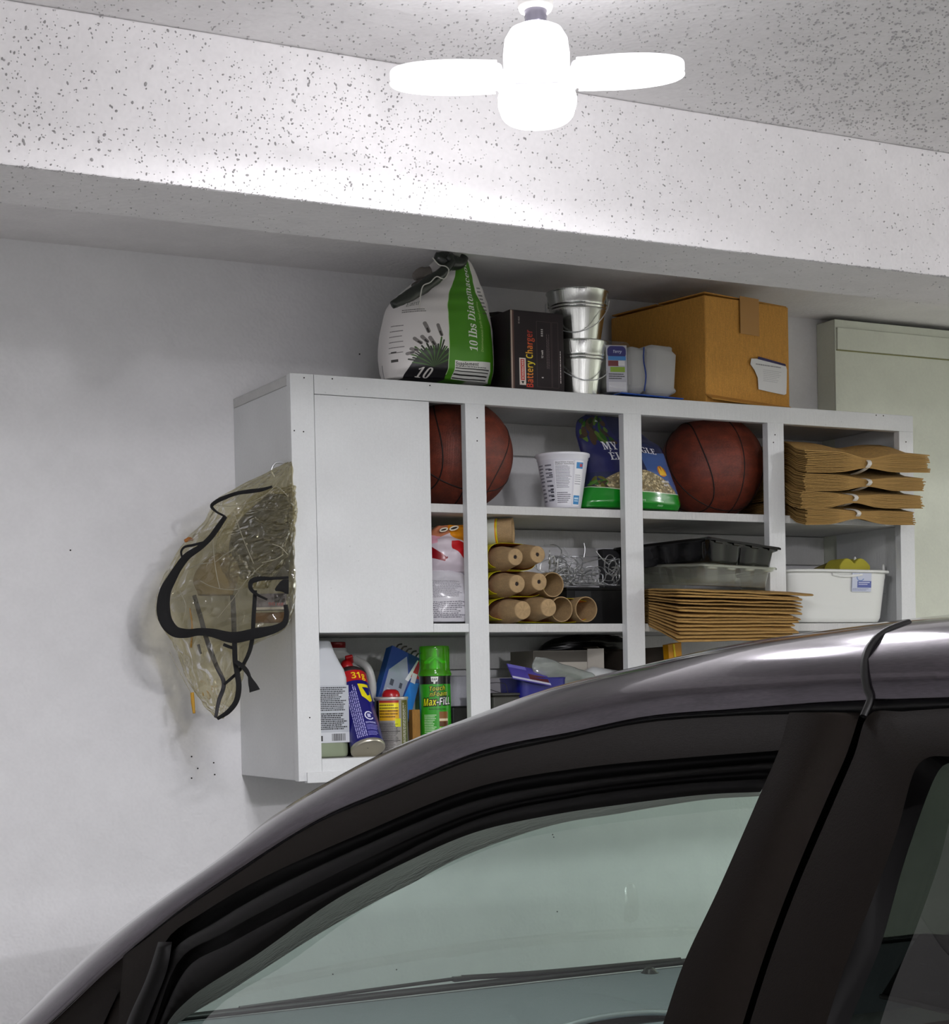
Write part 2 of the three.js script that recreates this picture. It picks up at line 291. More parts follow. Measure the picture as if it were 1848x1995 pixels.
  add('roof', loft(roofCols.map((p) => roofRow(p, 0))), paint);
  add('headliner', loft(inner.filter((p) => p.z > 1.78 && p.z < 3.95).map((p) => roofRow(p, 0.045))), trimGrey);
  // black moulding between roof and doors
  add('roof_moulding', both(loft([P1.map((p) => V(p.x + 0.02, p.y, p.z)), P1.map((p) => V(p.x + 0.007, p.y - 0.001, p.z)), sideCurve(s2, 0.007, N), sideCurve(s2, 0.03, N)])), rubber);
  // front door: frame with the two channels above the glass
  const W = [[300, 2060], [325, 1995], [370, 1945], [500, 1860], [650, 1755], [800, 1675], [924, 1622], [1074, 1588], [1199, 1569], [1374, 1548], [1481, 1543]];
  const c3 = [[225, 2060], [250, 1995], [298, 1885], [325, 1830], [400, 1775], [500, 1716], [700, 1625], [924, 1535], [1124, 1497], [1324, 1477], [1545, 1460]], s2f = [[240, 1862], [262, 1846], [285, 1829], [330, 1793], [440, 1718], [610, 1608], [760, 1545], [924, 1480], [1099, 1440], [1249, 1409], [1424, 1395], [1565, 1391]];
  const g1b = [[255, 2060], [280, 1995], [330, 1862], [420, 1797], [520, 1738], [700, 1652], [924, 1561], [1124, 1524], [1324, 1501], [1510, 1485]], g2t = [[275, 2060], [300, 1995], [345, 1877], [440, 1815], [700, 1680], [924, 1582], [1124, 1538], [1324, 1513], [1502, 1498]], g2b = [[285, 2060], [310, 1995], [360, 1892], [450, 1837], [700, 1706], [924, 1598], [1124, 1553], [1324, 1528], [1496, 1517]];
  const frame = add('door_frame', both(loft([sideCurve(s2f, 0.03), sideCurve(s2f, 0.001), sideCurve(c3, 0.0)])), framePaint);
  add('glass_channel', both(loft([sideCurve(c3, 0.0), sideCurve(c3, 0.014), sideCurve(g1b, 0.014), sideCurve(g1b, 0.004), sideCurve(g2t, 0.004), sideCurve(g2t, 0.014), sideCurve(g2b, 0.014), sideCurve(g2b, 0.008), sideCurve(W, 0.012), sideCurve(W, 0.04)])), channelM, 'glossy black ribbed channel above the window glass', frame);
  // small fixed corner pane at the mirror, with its black divider
  const t1 = [[-60, 2150], [5, 2085], [98, 1998], [213, 1888], [300, 1820]], t2 = [[205, 2150], [232, 2060], [246, 1995], [285, 1905], [308, 1835]];
  add('corner_pane', both(loft([sideCurve(t1, 0.008, 30), sideCurve(t2, 0.008, 30)])), framePaint);
  const tl = [[178, 2080], [200, 2000], [232, 1930]], tr = [[100, 2060], [152, 1985], [218, 1925]];
  add('corner_trim', loft([sideCurve(tr, 0.004, 12), sideCurve(tl, 0.004, 12)]), framePaint);
  add('divider_bar', both(loft([sideCurve(t2, 0.02, 30), sideCurve(t2, 0.0, 30), sideCurve([[232, 2150], [262, 2060], [284, 1995], [325, 1890], [335, 1835]], 0.0, 30), sideCurve([[232, 2150], [262, 2060], [284, 1995], [325, 1890], [335, 1835]], 0.02, 30)])), channelM);
  // rear upright of the front door, the gap, the rear door
  const bl = [[1537, 1388], [1516, 1463], [1481, 1545], [1400, 1730], [1330, 1880], [1291, 1995], [1262, 2080]], br = [[1675, 1388], [1648, 1470], [1612, 1552], [1543, 1715], [1492, 1852], [1446, 1995], [1420, 2080]];
  add('door_upright', both(loft([sideCurve(bl, 0.04), sideCurve(bl, 0.0), sideCurve(br, 0), sideCurve(br, 0.03)])), framePaint, undefined, frame);
  const jl = [[1640, 1370], [1600, 1552], [1530, 1715], [1480, 1852], [1400, 2080]], jr = [[1740, 1370], [1690, 1480], [1610, 1650], [1550, 1800], [1450, 2080]];
  add('door_jamb', both(loft([sideCurve(jl, 0.03), sideCurve(jr, 0.03)])), rubber);
  const ro = [[1436, 2080], [1460, 1995], [1506, 1852], [1557, 1718], [1627, 1556], [1664, 1470], [1692, 1392], [1760, 1386], [1848, 1380], [2050, 1374]], ri = [[1585, 2080], [1609, 1995], [1645, 1885], [1694, 1765], [1744, 1630], [1786, 1492], [1806, 1476], [1860, 1474], [1950, 1473], [2050, 1472]], rs = [[1628, 2080], [1654, 1995], [1690, 1905], [1714, 1845], [1769, 1655], [1832, 1496], [1850, 1486], [1890, 1484], [1960, 1483], [2050, 1482]];
  const rearDoor = add('rear_door_frame', both(loft([sideCurve(ro, 0.03), sideCurve(ro, 0.0), sideCurve(ri, 0), sideCurve(ri, 0.004)])), framePaint);
  add('window_seal', both(loft([sideCurve(ri, 0.004), sideCurve(ri, 0.012), sideCurve(rs, 0.016), sideCurve(rs, 0.03)])), channelM, undefined, rearDoor);
  const far = rs.map(([x, y], i) => [x + 620, y]);
  add('rear_side_window', both(loft([sideCurve(rs, 0.02), sideCurve(far, 0.02)])), darkGlass);
  // rubber seam that runs over the roof rail at the door gap
  const nearest = (list, p) => list.reduce((b, q, i) => q.distanceTo(p) < list[b].distanceTo(p) ? i : b, 0), iA = nearest(r1, onSide(1688, 1362, 0)), iB = nearest(r0, onSide(1810, 1205, 0.042));
  const seam = Array.from({ length: 14 }, (_, k) => { const t = k / 13 * 0.93, f = lerp(iA, iB, Math.pow(t, 1.25)), i = Math.floor(f), at = (l) => l[i].clone().lerp(l[Math.min(l.length - 1, i + 1)], f - i), m = at(r1).lerp(at(r0), t), b = 0.016 * Math.sin(Math.PI * t) - 0.0004; m.x -= b * 0.75; m.y += b * 0.55; return m; });
  seam.unshift(onSide(1682, 1396, 0.0));
  add('roof_seam', both(tube(seam, 0.0024, 60, 8)), rubber);
  // glass
  const belt = (n) => Array.from({ length: n }, (_, i) => { const z = lerp(0.86, 2.3, i / (n - 1)); return V(CARX - halfWidth(1.05) + 0.03, 1.05, z); });
  add('front_side_window', both(loft([sideCurve(W.concat([[1540, 1540], [1590, 1538]]), 0.026), belt(70)])), glassM);
  const wl = inner.filter((p) => p.z < 1.74).map((p) => V(p.x - 0.01, p.y - 0.004, p.z));
  const shield = wl.map((p) => Array.from({ length: 25 }, (_, i) => { const u = i / 24, w = 1 - (2 * u - 1) ** 2; return V(lerp(p.x, 2 * CARX - p.x, u), p.y + 0.012 * w, p.z - 0.07 * w); }));
  add('windshield', loft(shield), glassM);
  // inside: pillar trim, headliner edge, dashboard
  const T = [[300, 2040], [345, 1995], [440, 1936], [500, 1897], [625, 1817], [740, 1752], [800, 1722], [865, 1686], [924, 1659], [1074, 1608], [1199, 1586], [1374, 1558], [1481, 1551]], To = W.map(([x, y]) => [x - 8, y - 34]);
  add('pillar_trim', both(loft([sideCurve(To, 0.055), sideCurve(T, 0.085), sideCurve(T.map(([x, y]) => [x - 12, y - 14]), 0.14)])), trimGrey);
  add('sun_visor', (() => { const q = [[792, 1668], [812, 1684], [838, 1690], [862, 1685], [884, 1672]]; return loft([along(q.map(([x, y]) => onSide(x, y, 0.1)), 14), along([[792, 1640], [820, 1640], [850, 1640], [870, 1640], [900, 1640]].map(([x, y]) => onSide(x, y, 0.1)), 14)]); })(), MAT({ color: 0x8a7d78, roughness: 0.9 }));
  const cowl = onZ(880, 1931, 0.75), dl = [];
  for (const [z, y] of [[0.62, cowl.y - 0.03], [0.735, cowl.y - 0.004], [0.76, cowl.y - 0.001], [0.9, cowl.y - 0.004], [1.1, cowl.y - 0.014], [1.25, cowl.y - 0.03], [1.34, cowl.y - 0.07], [1.36, cowl.y - 0.2]]) dl.push(Array.from({ length: 21 }, (_, i) => V(lerp(-0.68, 0.88, i / 20), y, z)));
  const dash = add('dashboard', loft(dl), dashM);
  const lineAt = (px, d) => { const p = onZ(px, lerp(1985, 1880, (px - 430) / 900), 0.75); return V(p.x, cowl.y + d, 0.742); };
  add('cowl_seal', [0, 1, 2].map((k) => tube([V(-0.66, cowl.y + 0.002, 0.745 - 0.006 * k), V(0, cowl.y + 0.004, 0.745 - 0.006 * k), V(0.86, cowl.y + 0.002, 0.745 - 0.006 * k)], 0.0042, 30, 8)), rubber);
  add('wiper', mergeAll([tube([lineAt(470, 0.008), lineAt(700, 0.013), lineAt(905, 0.017)], 0.003, 20, 6), tube([lineAt(905, 0.017), lineAt(1050, 0.012), lineAt(1330, 0.008)], 0.0045, 20, 6), boxAtPoint(lineAt(903, 0.016), 0.03, 0.008, 0.012)]), piano);
  const kn = onY(1265, 1897, cowl.y - 0.003), knob = lathe([[0.0, 0.011], [0.005, 0.0105], [0.009, 0.008], [0.0115, 0.003], [0.015, 0.0015], [0.016, -0.001], [0.0, -0.001]], 24);
  add('light_sensor', move(knob, kn.x, kn.y, kn.z), piano, undefined, dash);
  // dashboard ledge towards the windshield and the hood of the dials
  const lg = onY(1205, 1977, cowl.y + 0.004), HW = 0.15, HH = 0.055;
  const hood = []; for (let j = 0; j <= 14; j++) { const a = j / 14 * Math.PI; hood.push(Array.from({ length: 7 }, (_, i) => V(lg.x - HW * Math.cos(a), lg.y - HH + HH * Math.pow(Math.sin(a), 0.7), lg.z - 0.18 * i / 6))); }
  add('instrument_hood', loft(hood), dashM, undefined, dash);
  add('hood_trim', tube(hood.map((r) => r[0].clone()), 0.0045, 60, 8), MAT({ color: 0xb4babf, metalness: 0.8, roughness: 0.3 }), 'silver trim around the dials', dash);
  add('instrument_face', move((() => { const s = new THREE.Shape(); s.absellipse(0, 0, HW - 0.004, HH - 0.004, 0, Math.PI, false); return new THREE.ExtrudeGeometry(s, { depth: 0.004, bevelEnabled: false }); })(), lg.x, lg.y - HH, lg.z - 0.02), rubber, undefined, dash);
  // body below the windows, wheels and seats
  const sh = new THREE.Shape(); sh.moveTo(-0.19, 0.3); sh.lineTo(-0.2, 0.6); sh.quadraticCurveTo(-0.19, 0.76, 0.0, 0.82); sh.quadraticCurveTo(0.4, 0.95, 0.78, 1.03); sh.lineTo(2.0, 1.03); sh.lineTo(3.9, 1.05); sh.quadraticCurveTo(4.06, 1.0, 4.07, 0.7); sh.lineTo(4.07, 0.32);
  sh.lineTo(3.68, 0.3); sh.absarc(3.32, 0.31, 0.36, 0, Math.PI, false); sh.lineTo(0.94, 0.26); sh.absarc(0.58, 0.31, 0.36, 0, Math.PI, false); sh.closePath();
  const lower = new THREE.ExtrudeGeometry(sh, { depth: 1.6, bevelEnabled: true, bevelSize: 0.05, bevelThickness: 0.06, bevelSegments: 4, curveSegments: 16 }); lower.rotateY(-Math.PI / 2); lower.translate(CARX + 0.8, 0, 0);
  add('body', lower, paint);
  for (const x of [CARX - 0.74, CARX + 0.74]) for (const z of [0.58, 3.32]) {
    const w = lathe([[0.0, -0.1], [0.2, -0.1], [0.215, -0.09], [0.27, -0.105], [0.305, -0.09], [0.31, 0], [0.305, 0.09], [0.27, 0.105], [0.215, 0.09], [0.2, 0.07], [0.0, 0.06]], 40); w.rotateZ(Math.PI / 2);
    add('wheel', move(w, x, 0.31, z), rubber);
  }
  for (const x of [CARX - 0.36, CARX + 0.36]) {
    const seat = add('seat', boxAt(x - 0.24, x + 0.24, 0.9, 1.34, 2.42, 2.56, 0.06, 4), seatM);
    add('headrest', boxAt(x - 0.13, x + 0.13, 1.33, 1.5, 2.46, 2.55, 0.04, 4), seatM, undefined, seat);
  }
  add('rear_seat', boxAt(CARX - 0.6, CARX + 0.6, 0.9, 1.3, 3.3, 3.46, 0.06, 4), seatM);
  add('rear_window', loft([[V(-0.5, 1.5, 3.9), V(0.7, 1.5, 3.9)], [V(-0.6, 1.06, 4.03), V(0.8, 1.06, 4.03)]]), darkGlass);
}
function boxAtPoint(p, w, h, d) { return move(rbox(w, h, d, 0.003), p.x, p.y, p.z); }
// ---------------------------------------------------------------- tools for things on the shelves
const facing = (p) => Math.atan2(EYE.x - p.x, EYE.z - p.z);
const card = (c, r = 0.85) => MAT({ color: c, roughness: r, bumpMap: fineBump, bumpScale: 0.0004 });
const kraftTex = grain(256, 256, (x, y) => { const k = 1 + 0.22 * (n4(x * 2, y * 2) - 0.5) + 0.16 * (n3(x, y * 3) - 0.5) + 0.1 * (n1(x * 2, y * 2) - 0.5); return [182 * k, 143 * k, 80 * k].map((v) => clamp(v, 0, 255)); }, true);
const kraft = [1, 0.93, 0.86, 0.97].map((k) => MAT({ map: kraftTex, color: new THREE.Color(k, k, k), roughness: 0.82, bumpMap: fineBump, bumpScale: 0.0005 }));
const boxBrown = MAT({ map: grain(256, 256, (x, y) => { const k = 1 + 0.16 * (n4(x * 2, y * 2) - 0.5) + 0.1 * (n3(x * 4, y * 0.4) - 0.5); return [200 * k, 145 * k, 64 * k].map((v) => clamp(v, 0, 255)); }, true), roughness: 0.8, bumpMap: fineBump, bumpScale: 0.0004 });
const tubeBrown = MAT({ map: grain(256, 256, (x, y) => { const k = 1 + 0.2 * (n4(x * 2, y * 2) - 0.5) + 0.12 * (n2(x, y) - 0.5); return [168 * k, 141 * k, 102 * k].map((v) => clamp(v, 0, 255)); }, true), roughness: 0.85 });
const plastic = (c, r = 0.35) => PHY({ color: c, roughness: r, clearcoat: 0.2, clearcoatRoughness: 0.2 });
const printed = (t, r = 0.5, o = {}) => PHY({ map: t, roughness: r, ...o });
const film = (c = 0xf4f6f4, r = 0.04) => PHY({ color: c, transmission: 1, thickness: 0, roughness: r, ior: 1.5 });
// a soft bag: rows of [left pixel, right pixel, depth] from the bottom up, on the plane z
function pouch({ rows, z, lean = 0, n = 40, m = 40, e = 0.8, wrinkle = 0.002, freq = 22, seed = 1, capB = true }) {
  const L = [], R = [], D = [];
  rows.forEach(([l, r, d], j) => { const zz = z + lean * j / (rows.length - 1); L.push(onZ(l[0], l[1], zz)); R.push(onZ(r[0], r[1], zz)); D.push(V(d, 0, 0)); });
  const cl = new THREE.CatmullRomCurve3(L, false, 'centripetal'), cr = new THREE.CatmullRomCurve3(R, false, 'centripetal');
  const out = [], k = rows.length - 1;
  for (let j = 0; j < m; j++) {
    const t = j / (m - 1), a = cl.getPoint(t), b = cr.getPoint(t), i = Math.min(k - 1, Math.floor(t * k)), d = lerp(rows[i][2], rows[i + 1][2], smooth(0, 1, t * k - i));
    const row = [];
    for (let q = 0; q < n; q++) {
      const th = q / n * Math.PI * 2, c = Math.cos(th), s = Math.sin(th), p = a.clone().lerp(b, (1 - c) / 2);
      p.z += Math.sign(s) * Math.pow(Math.abs(s), e) * d;
      const w = wrinkle * (fbm(p.x * freq + seed, p.y * freq * 0.7, p.z * freq + seed, 3) * 2 + 0.7 * Math.abs(fbm(p.x * freq * 2.3, p.y * freq * 1.7 + seed, p.z * freq * 2, 2)));
      p.z += w * (s >= 0 ? 1 : -1) * Math.min(1, Math.abs(s) * 3); p.x += 0.4 * w; p.y += j ? 0.4 * w : 0;
      row.push(p);
    }
    out.push(row);
  }
  const g = loft(out, true, true, capB), uv = g.attributes.uv, per = n + 1;
  const hs = out.map((r) => r.reduce((a, p) => a + p.y, 0) / n), h0 = hs[0], h1 = hs[m - 1];
  for (let j = 0; j < m; j++) for (let q = 0; q <= n; q++) uv.setXY(j * per + q, (1 - Math.cos(q / n * Math.PI * 2)) / 2, clamp((hs[j] - h0) / (h1 - h0), 0.002, 0.998));
  return g;
}
// a label sheet with its own print, lying on something: a thin box whose front carries the picture
function sheet(w, h, tex, mat = {}) { const g = new THREE.BoxGeometry(w, h, 0.0006); return [g, printed(tex, 0.55, mat)]; }
const lines = (c, x, y, w, h, n, col, seed = 1, fill = 0.9) => { const R = rng(seed); c.fillStyle = col; for (let i = 0; i < n; i++) { let a = x; const yy = y + i * h / n; const end = x + w * (0.72 + 0.28 * R()); while (a < end) { const l = (0.02 + 0.06 * R()) * w; c.fillRect(a, yy, Math.min(l, end - a), h / n * 0.5 * fill); a += l + 0.012 * w; } } };
const bars = (c, x, y, w, h, seed = 3) => { const R = rng(seed); c.fillStyle = '#111'; let a = x; while (a < x + w) { const l = (0.008 + 0.03 * R()) * w; c.fillRect(a, y, l, h); a += l + (0.01 + 0.025 * R()) * w; } };
const wireM = MAT({ color: 0xdfe1e4, metalness: 0.75, roughness: 0.32 }), tin = MAT({ color: 0xd2d4cf, metalness: 1, roughness: 0.2, bumpMap: rep(brushed, 1, 1), bumpScale: 0.0002 });

// ================================================================ on top of the cabinet
// the bag of white powder
{
  const tex = canvas(848, 1000, (c) => {
    const X = (p) => (p - 743) / 212 * 848, Y = (p) => (p - 496) / 248 * 1000;
    c.fillStyle = '#f3efec'; c.fillRect(0, 0, 848, 1000);
    lines(c, X(757), Y(612), X(800) - X(757), 30, 2, 'rgba(90,88,84,0.8)', 5); lines(c, X(746), Y(640), 80, 250, 6, 'rgba(70,66,64,0.75)', 6, 0.3);
    c.fillStyle = 'rgba(60,58,56,0.9)'; c.fillRect(X(748), Y(706), 34, 22); c.fillRect(X(748), Y(690), 26, 12);
    c.font = 'italic 40px serif'; c.fillStyle = '#7f8378'; c.save(); c.translate(X(762), Y(606)); c.rotate(-0.12); c.fillText('Earth', 0, 0); c.restore();
    // plant: dark clump with seed heads
    const R = rng(8); c.lineCap = 'round';
    c.fillStyle = '#17151a'; c.beginPath(); c.moveTo(X(764), Y(745)); c.quadraticCurveTo(X(772), Y(715), X(800), Y(688)); c.quadraticCurveTo(X(826), Y(690), X(846), Y(698)); c.lineTo(X(848), Y(745)); c.fill();
    for (let i = 0; i < 26; i++) { const a = -2.95 + 2.6 * i / 25, l = 150 + 70 * R(), x0 = X(818), y0 = Y(722); c.strokeStyle = i % 3 ? '#24301a' : '#3f6a22'; c.lineWidth = 12; c.beginPath(); c.moveTo(x0, y0); c.quadraticCurveTo(x0 + Math.cos(a) * l * 0.5, y0 + Math.sin(a) * l * 0.6, x0 + Math.cos(a) * l, y0 + Math.sin(a) * l); c.stroke(); }
    for (const [hx, hy, a, l] of [[798, 640, 1.05, 62], [822, 645, 1.2, 68], [808, 668, 1.0, 52], [782, 668, 0.62, 52], [795, 665, 0.8, 48], [776, 688, 0.25, 40], [770, 697, -0.2, 36]]) { c.strokeStyle = '#8e8986'; c.lineWidth = 26; c.beginPath(); c.moveTo(X(hx), Y(hy)); c.lineTo(X(hx) + Math.cos(a) * l, Y(hy) + Math.sin(a) * l * 1.2); c.stroke(); c.strokeStyle = '#37332f'; c.lineWidth = 13; c.beginPath(); c.moveTo(X(hx) + Math.cos(a) * l * 0.6, Y(hy) + Math.sin(a) * l * 0.8); c.lineTo(X(hx) + Math.cos(a) * l, Y(hy) + Math.sin(a) * l * 1.25); c.stroke(); }
    c.fillStyle = '#e8e4de'; c.font = 'italic bold 105px serif'; c.save(); c.translate(X(783), Y(741)); c.rotate(0.08); c.fillText('10', 0, 0); c.restore();
    // green band
    c.fillStyle = '#4c9416'; c.beginPath(); c.moveTo(X(843), Y(746)); c.lineTo(X(842), Y(690)); c.lineTo(X(844), Y(620)); c.lineTo(X(846), Y(575)); c.lineTo(X(858), Y(496)); c.lineTo(X(935), Y(496)); c.quadraticCurveTo(X(905), Y(560), X(922), Y(592)); c.quadraticCurveTo(X(942), Y(630), X(942), Y(690)); c.lineTo(X(950), Y(746)); c.fill();
    c.strokeStyle = '#cfe3b8'; c.lineWidth = 5; c.beginPath(); c.moveTo(X(843), Y(735)); c.lineTo(X(842), Y(690)); c.lineTo(X(844), Y(620)); c.lineTo(X(846), Y(572)); c.stroke();
    c.fillStyle = '#f2f3ee'; c.save(); c.translate(X(903), Y(694)); c.rotate(-Math.PI / 2); c.font = 'italic bold 92px serif'; c.scale(0.8, 1); c.fillText('10 lbs Diatomaceous Earth', 0, 0); c.restore();
    c.save(); c.translate(X(916), Y(694)); c.rotate(-Math.PI / 2); c.font = 'italic 26px sans-serif'; c.fillStyle = '#c9dd9a'; c.fillText('Diatomaceous Earth feed additive', 0, 0); c.restore();
    lines(c, X(923), Y(566), 60, 240, 8, 'rgba(80,80,78,0.7)', 15);
    // white panel with the heading
    c.fillStyle = '#e9e9e4'; c.beginPath(); c.moveTo(X(855), Y(710)); c.lineTo(X(934), Y(710)); c.lineTo(X(940), Y(746)); c.lineTo(X(856), Y(742)); c.fill();
    c.fillStyle = '#141414'; c.font = 'bold 34px sans-serif'; c.fillText('Supplement', X(857), Y(718)); c.font = '20px sans-serif';
    for (const [y, w] of [[723, 5], [728, 3], [733, 6], [739, 5]]) c.fillRect(X(857), Y(y), 300, w + 2);
    lines(c, X(857), Y(719.5), 300, 26, 2, '#555', 31);
    c.fillStyle = '#1a161c'; c.fillRect(X(949), Y(712), 40, 200);
  });
  const body = pouch({ z: -0.115, seed: 3, wrinkle: 0.0035, freq: 14, e: 0.7, m: 56, n: 56, rows: [[[748, 741], [951, 753], 0.045], [[745, 722], [954, 728], 0.065], [[743, 690], [952, 690], 0.072], [[745, 655], [949, 655], 0.07], [[751, 625], [945, 625], 0.066], [[758, 598], [942, 600], 0.058], [[778, 574], [936, 574], 0.046], [[806, 550], [928, 550], 0.036], [[826, 528], [918, 524], 0.028], [[846, 508], [908, 508], 0.022], [[856, 497], [898, 499], 0.012]] });
  const base = onZ(850, 744, -0.115);
  const t = thing('powder_bag', 'white and green ten pound bag with rolled dark top standing on the cabinet', 'bag', [base.x, TOP, -0.115]);
  // set it on the cabinet top
  { const p = body.attributes.position; for (let i = 0; i < p.count; i++) { p.setY(i, Math.max(TOP + 0.0005, Math.min(p.getY(i), CEIL - 0.004))); if (p.getZ(i) < WALL + 0.01) p.setZ(i, WALL + 0.01); } body.computeVertexNormals(); }
  world('bag_body', body, printed(tex, 0.45, { clearcoat: 0.15, clearcoatRoughness: 0.3 }), t);
  const darkGreen = PHY({ color: 0x1d241d, roughness: 0.38, clearcoat: 0.3, clearcoatRoughness: 0.25 });
  const roll = (list, z, r0, name, m) => { const ps = along(list.map(([x, y]) => onZ(x, y, z)), 26), R = rng(4); const rows = ps.map((p, j) => { const f = 0.55 + 0.45 * Math.sin(Math.PI * clamp(j / 25 * 1.1, 0, 1)), a = ps[Math.min(25, j + 1)].clone().sub(ps[Math.max(0, j - 1)]).normalize(), n = V(-a.y, a.x, 0); return Array.from({ length: 18 }, (_, q) => { const th = q / 18 * Math.PI * 2, w = r0 * f * (1 + 0.35 * fbm(p.x * 60 + q * 0.35, p.y * 60, th * 0.8, 3)); const o = p.clone().addScaledVector(n, Math.cos(th) * w); o.z += Math.sin(th) * w * 0.8; o.y = Math.min(o.y, CEIL - 0.003); return o; }); }); world(name, loft(rows, true, true, true), m, t); };
  roll([[764, 594], [790, 580], [818, 563], [845, 544], [868, 524], [880, 508], [872, 498]], -0.055, 0.0135, 'rolled_top', darkGreen);
  roll([[848, 500], [866, 506], [884, 512], [899, 510], [905, 500]], -0.07, 0.0165, 'rolled_top', darkGreen);
  roll([[806, 541], [820, 533], [838, 525]], -0.09, 0.012, 'rolled_top', MAT({ color: 0x77716c, roughness: 0.6 }));
  roll([[803, 558], [818, 552], [836, 548]], -0.08, 0.008, 'rolled_top', MAT({ color: 0x5d5853, roughness: 0.6 }));
  world('tie_string', tube([[842, 502], [855, 516], [868, 519], [874, 526], [865, 543], [850, 539], [838, 550], [824, 557], [819, 575], [817, 601]].map(([x, y], i) => onZ(x, y, i < 7 ? -0.036 : -0.03)), 0.0012, 90, 6), MAT({ color: 0xdad8d0, roughness: 0.8 }), t);
}
// battery charger box
{
  const A = onZ(992, 602, -0.03), B = onZ(1097, 613, -0.03), w = B.x - A.x, h = A.y - TOP, d = 0.17;
  const t = thing('charger_box', 'black battery charger carton with red and yellow lettering beside the powder bag', 'box', [(A.x + B.x) / 2, TOP, -0.03 - d / 2]);
  const dark = MAT({ color: 0x1a0e13, roughness: 0.45, bumpMap: fineBump, bumpScale: 0.0003 });
  part('carton', move(rbox(w, h, d, 0.0025, 2), 0, h / 2, 0), dark, t);
  const front = canvas(512, 800, (c) => {
    c.fillStyle = '#1c1015'; c.fillRect(0, 0, 512, 800);
    c.fillStyle = '#b9a596'; c.fillRect(0, 0, 16, 800); c.fillStyle = '#5d4038'; c.fillRect(16, 0, 16, 800);
    c.save(); c.translate(210, 765); c.rotate(-Math.PI / 2); const g = c.createLinearGradient(0, 0, 700, 0); g.addColorStop(0, '#d3302a'); g.addColorStop(0.22, '#e8842a'); g.addColorStop(0.42, '#f2dc2e'); g.addColorStop(0.56, '#f2d22e'); g.addColorStop(0.75, '#e2602a'); g.addColorStop(1, '#a42a24'); c.fillStyle = g; c.font = 'bold 92px sans-serif'; c.scale(0.82, 1); c.fillText('Battery Charger', 0, 0); c.restore();
    c.fillStyle = '#e8dcd2'; c.fillRect(78, 470, 62, 270); c.fillStyle = '#c9372c'; c.fillRect(90, 482, 38, 210); c.fillStyle = '#e8dcd2'; c.save(); c.translate(121, 684); c.rotate(-Math.PI / 2); c.font = 'bold 30px sans-serif'; c.fillText('SCHUMACHER', 0, 0, 196); c.restore(); c.fillStyle = '#111'; c.beginPath(); c.moveTo(94, 702); c.lineTo(124, 702); c.lineTo(109, 730); c.fill();
    c.save(); c.translate(88, 130); c.rotate(-Math.PI / 2); c.font = '20px sans-serif'; c.fillStyle = '#cfc3bd'; c.fillText('SE-4020', 0, 0); c.restore();
    c.strokeStyle = 'rgba(150,120,125,0.5)'; c.lineWidth = 3; c.strokeRect(250, 90, 140, 660); c.strokeRect(400, 90, 60, 660);
    c.fillStyle = '#e9e4df'; c.font = 'bold 26px sans-serif'; for (const [y, s] of [[180, '8 8'], [220, '8 8'], [440, '12 volt'], [640, '6']]) { c.save(); c.translate(312, y + 20); c.rotate(-Math.PI / 2); c.fillText(s, 0, 0); c.restore(); }
    c.save(); c.translate(345, 560); c.rotate(-Math.PI / 2); lines(c, 0, 0, 380, 32, 3, 'rgba(190,170,170,0.5)', 3); c.restore();
    c.save(); c.translate(476, 700); c.rotate(-Math.PI / 2); lines(c, 0, 0, 420, 16, 1, '#d8d0cc', 9); c.restore();
  });
  const [g, m] = sheet(w - 0.003, h - 0.003, front); part('front_print', move(g, 0, h / 2, d / 2 + 0.0001), m, t);
  const flap = rbox(w * 0.96, 0.002, d * 0.6, 0.0008); flap.rotateX(0.14); part('top_flap', move(flap, 0.0, h + 0.012, -0.02), dark, t);
}
// two tin pails, one standing in the other
function pail(base, label, turn) {
  const t = thing('tin_pail', label, 'pail', base.toArray(), 0, 'tin pails stacked on the cabinet');
  const H = 0.118, r0 = 0.0445, r1 = 0.0645, R = (y) => lerp(r0, r1, y / H), pr = [[0.001, 0.003], [r0 - 0.002, 0.003], [r0, 0], [R(0.008), 0.008]];
  for (const y of [0.078, 0.0845, 0.091]) pr.push([R(y - 0.003), y - 0.003], [R(y) + 0.0016, y], [R(y + 0.003), y + 0.003]);
  pr.push([r1, H - 0.003], [r1 + 0.002, H - 0.001], [r1 + 0.002, H + 0.001], [r1, H + 0.002], [r1 - 0.0012, H], [R(0.09) - 0.0012, 0.09], [r0 - 0.0012, 0.006], [0.001, 0.005]);
  part('bucket', lathe(pr, 64), tin, t);
  const cam = facing(base) + turn, ax = V(Math.cos(cam), 0, -Math.sin(cam)), out = V(Math.sin(cam), 0, Math.cos(cam));
  for (const s of [-1, 1]) { const e = boxAtPoint(V(0, 0, 0), 0.0018, 0.02, 0.014); e.rotateY(cam); const p = ax.clone().multiplyScalar(s * (R(0.1) + 0.001)); part('ear', move(e, p.x, 0.1, p.z), tin, t); }
  const pts = []; for (let i = 0; i <= 24; i++) { const a = i / 24 * Math.PI, p = ax.clone().multiplyScalar(Math.cos(a) * (R(0.1) + 0.006)).addScaledVector(out, Math.sin(a) * 0.066); p.y = 0.1 - 0.075 * Math.sin(a) * (turn > 0 ? 0.9 : 1); pts.push(p); }
  part('bail_handle', tube(pts, 0.0011, 60, 6), wireM, t);
  return t;
}
{
  const p = onZ(1126, 767, -0.095); p.y = TOP + 0.0005;
  pail(p, 'lower of the two stacked shiny tin pails beside the charger carton', 0.35);
  pail(p.clone().add(V(0.002, 0.1075, 0)), 'upper of the two stacked shiny tin pails, wire handle hanging down in front', -0.1);
}
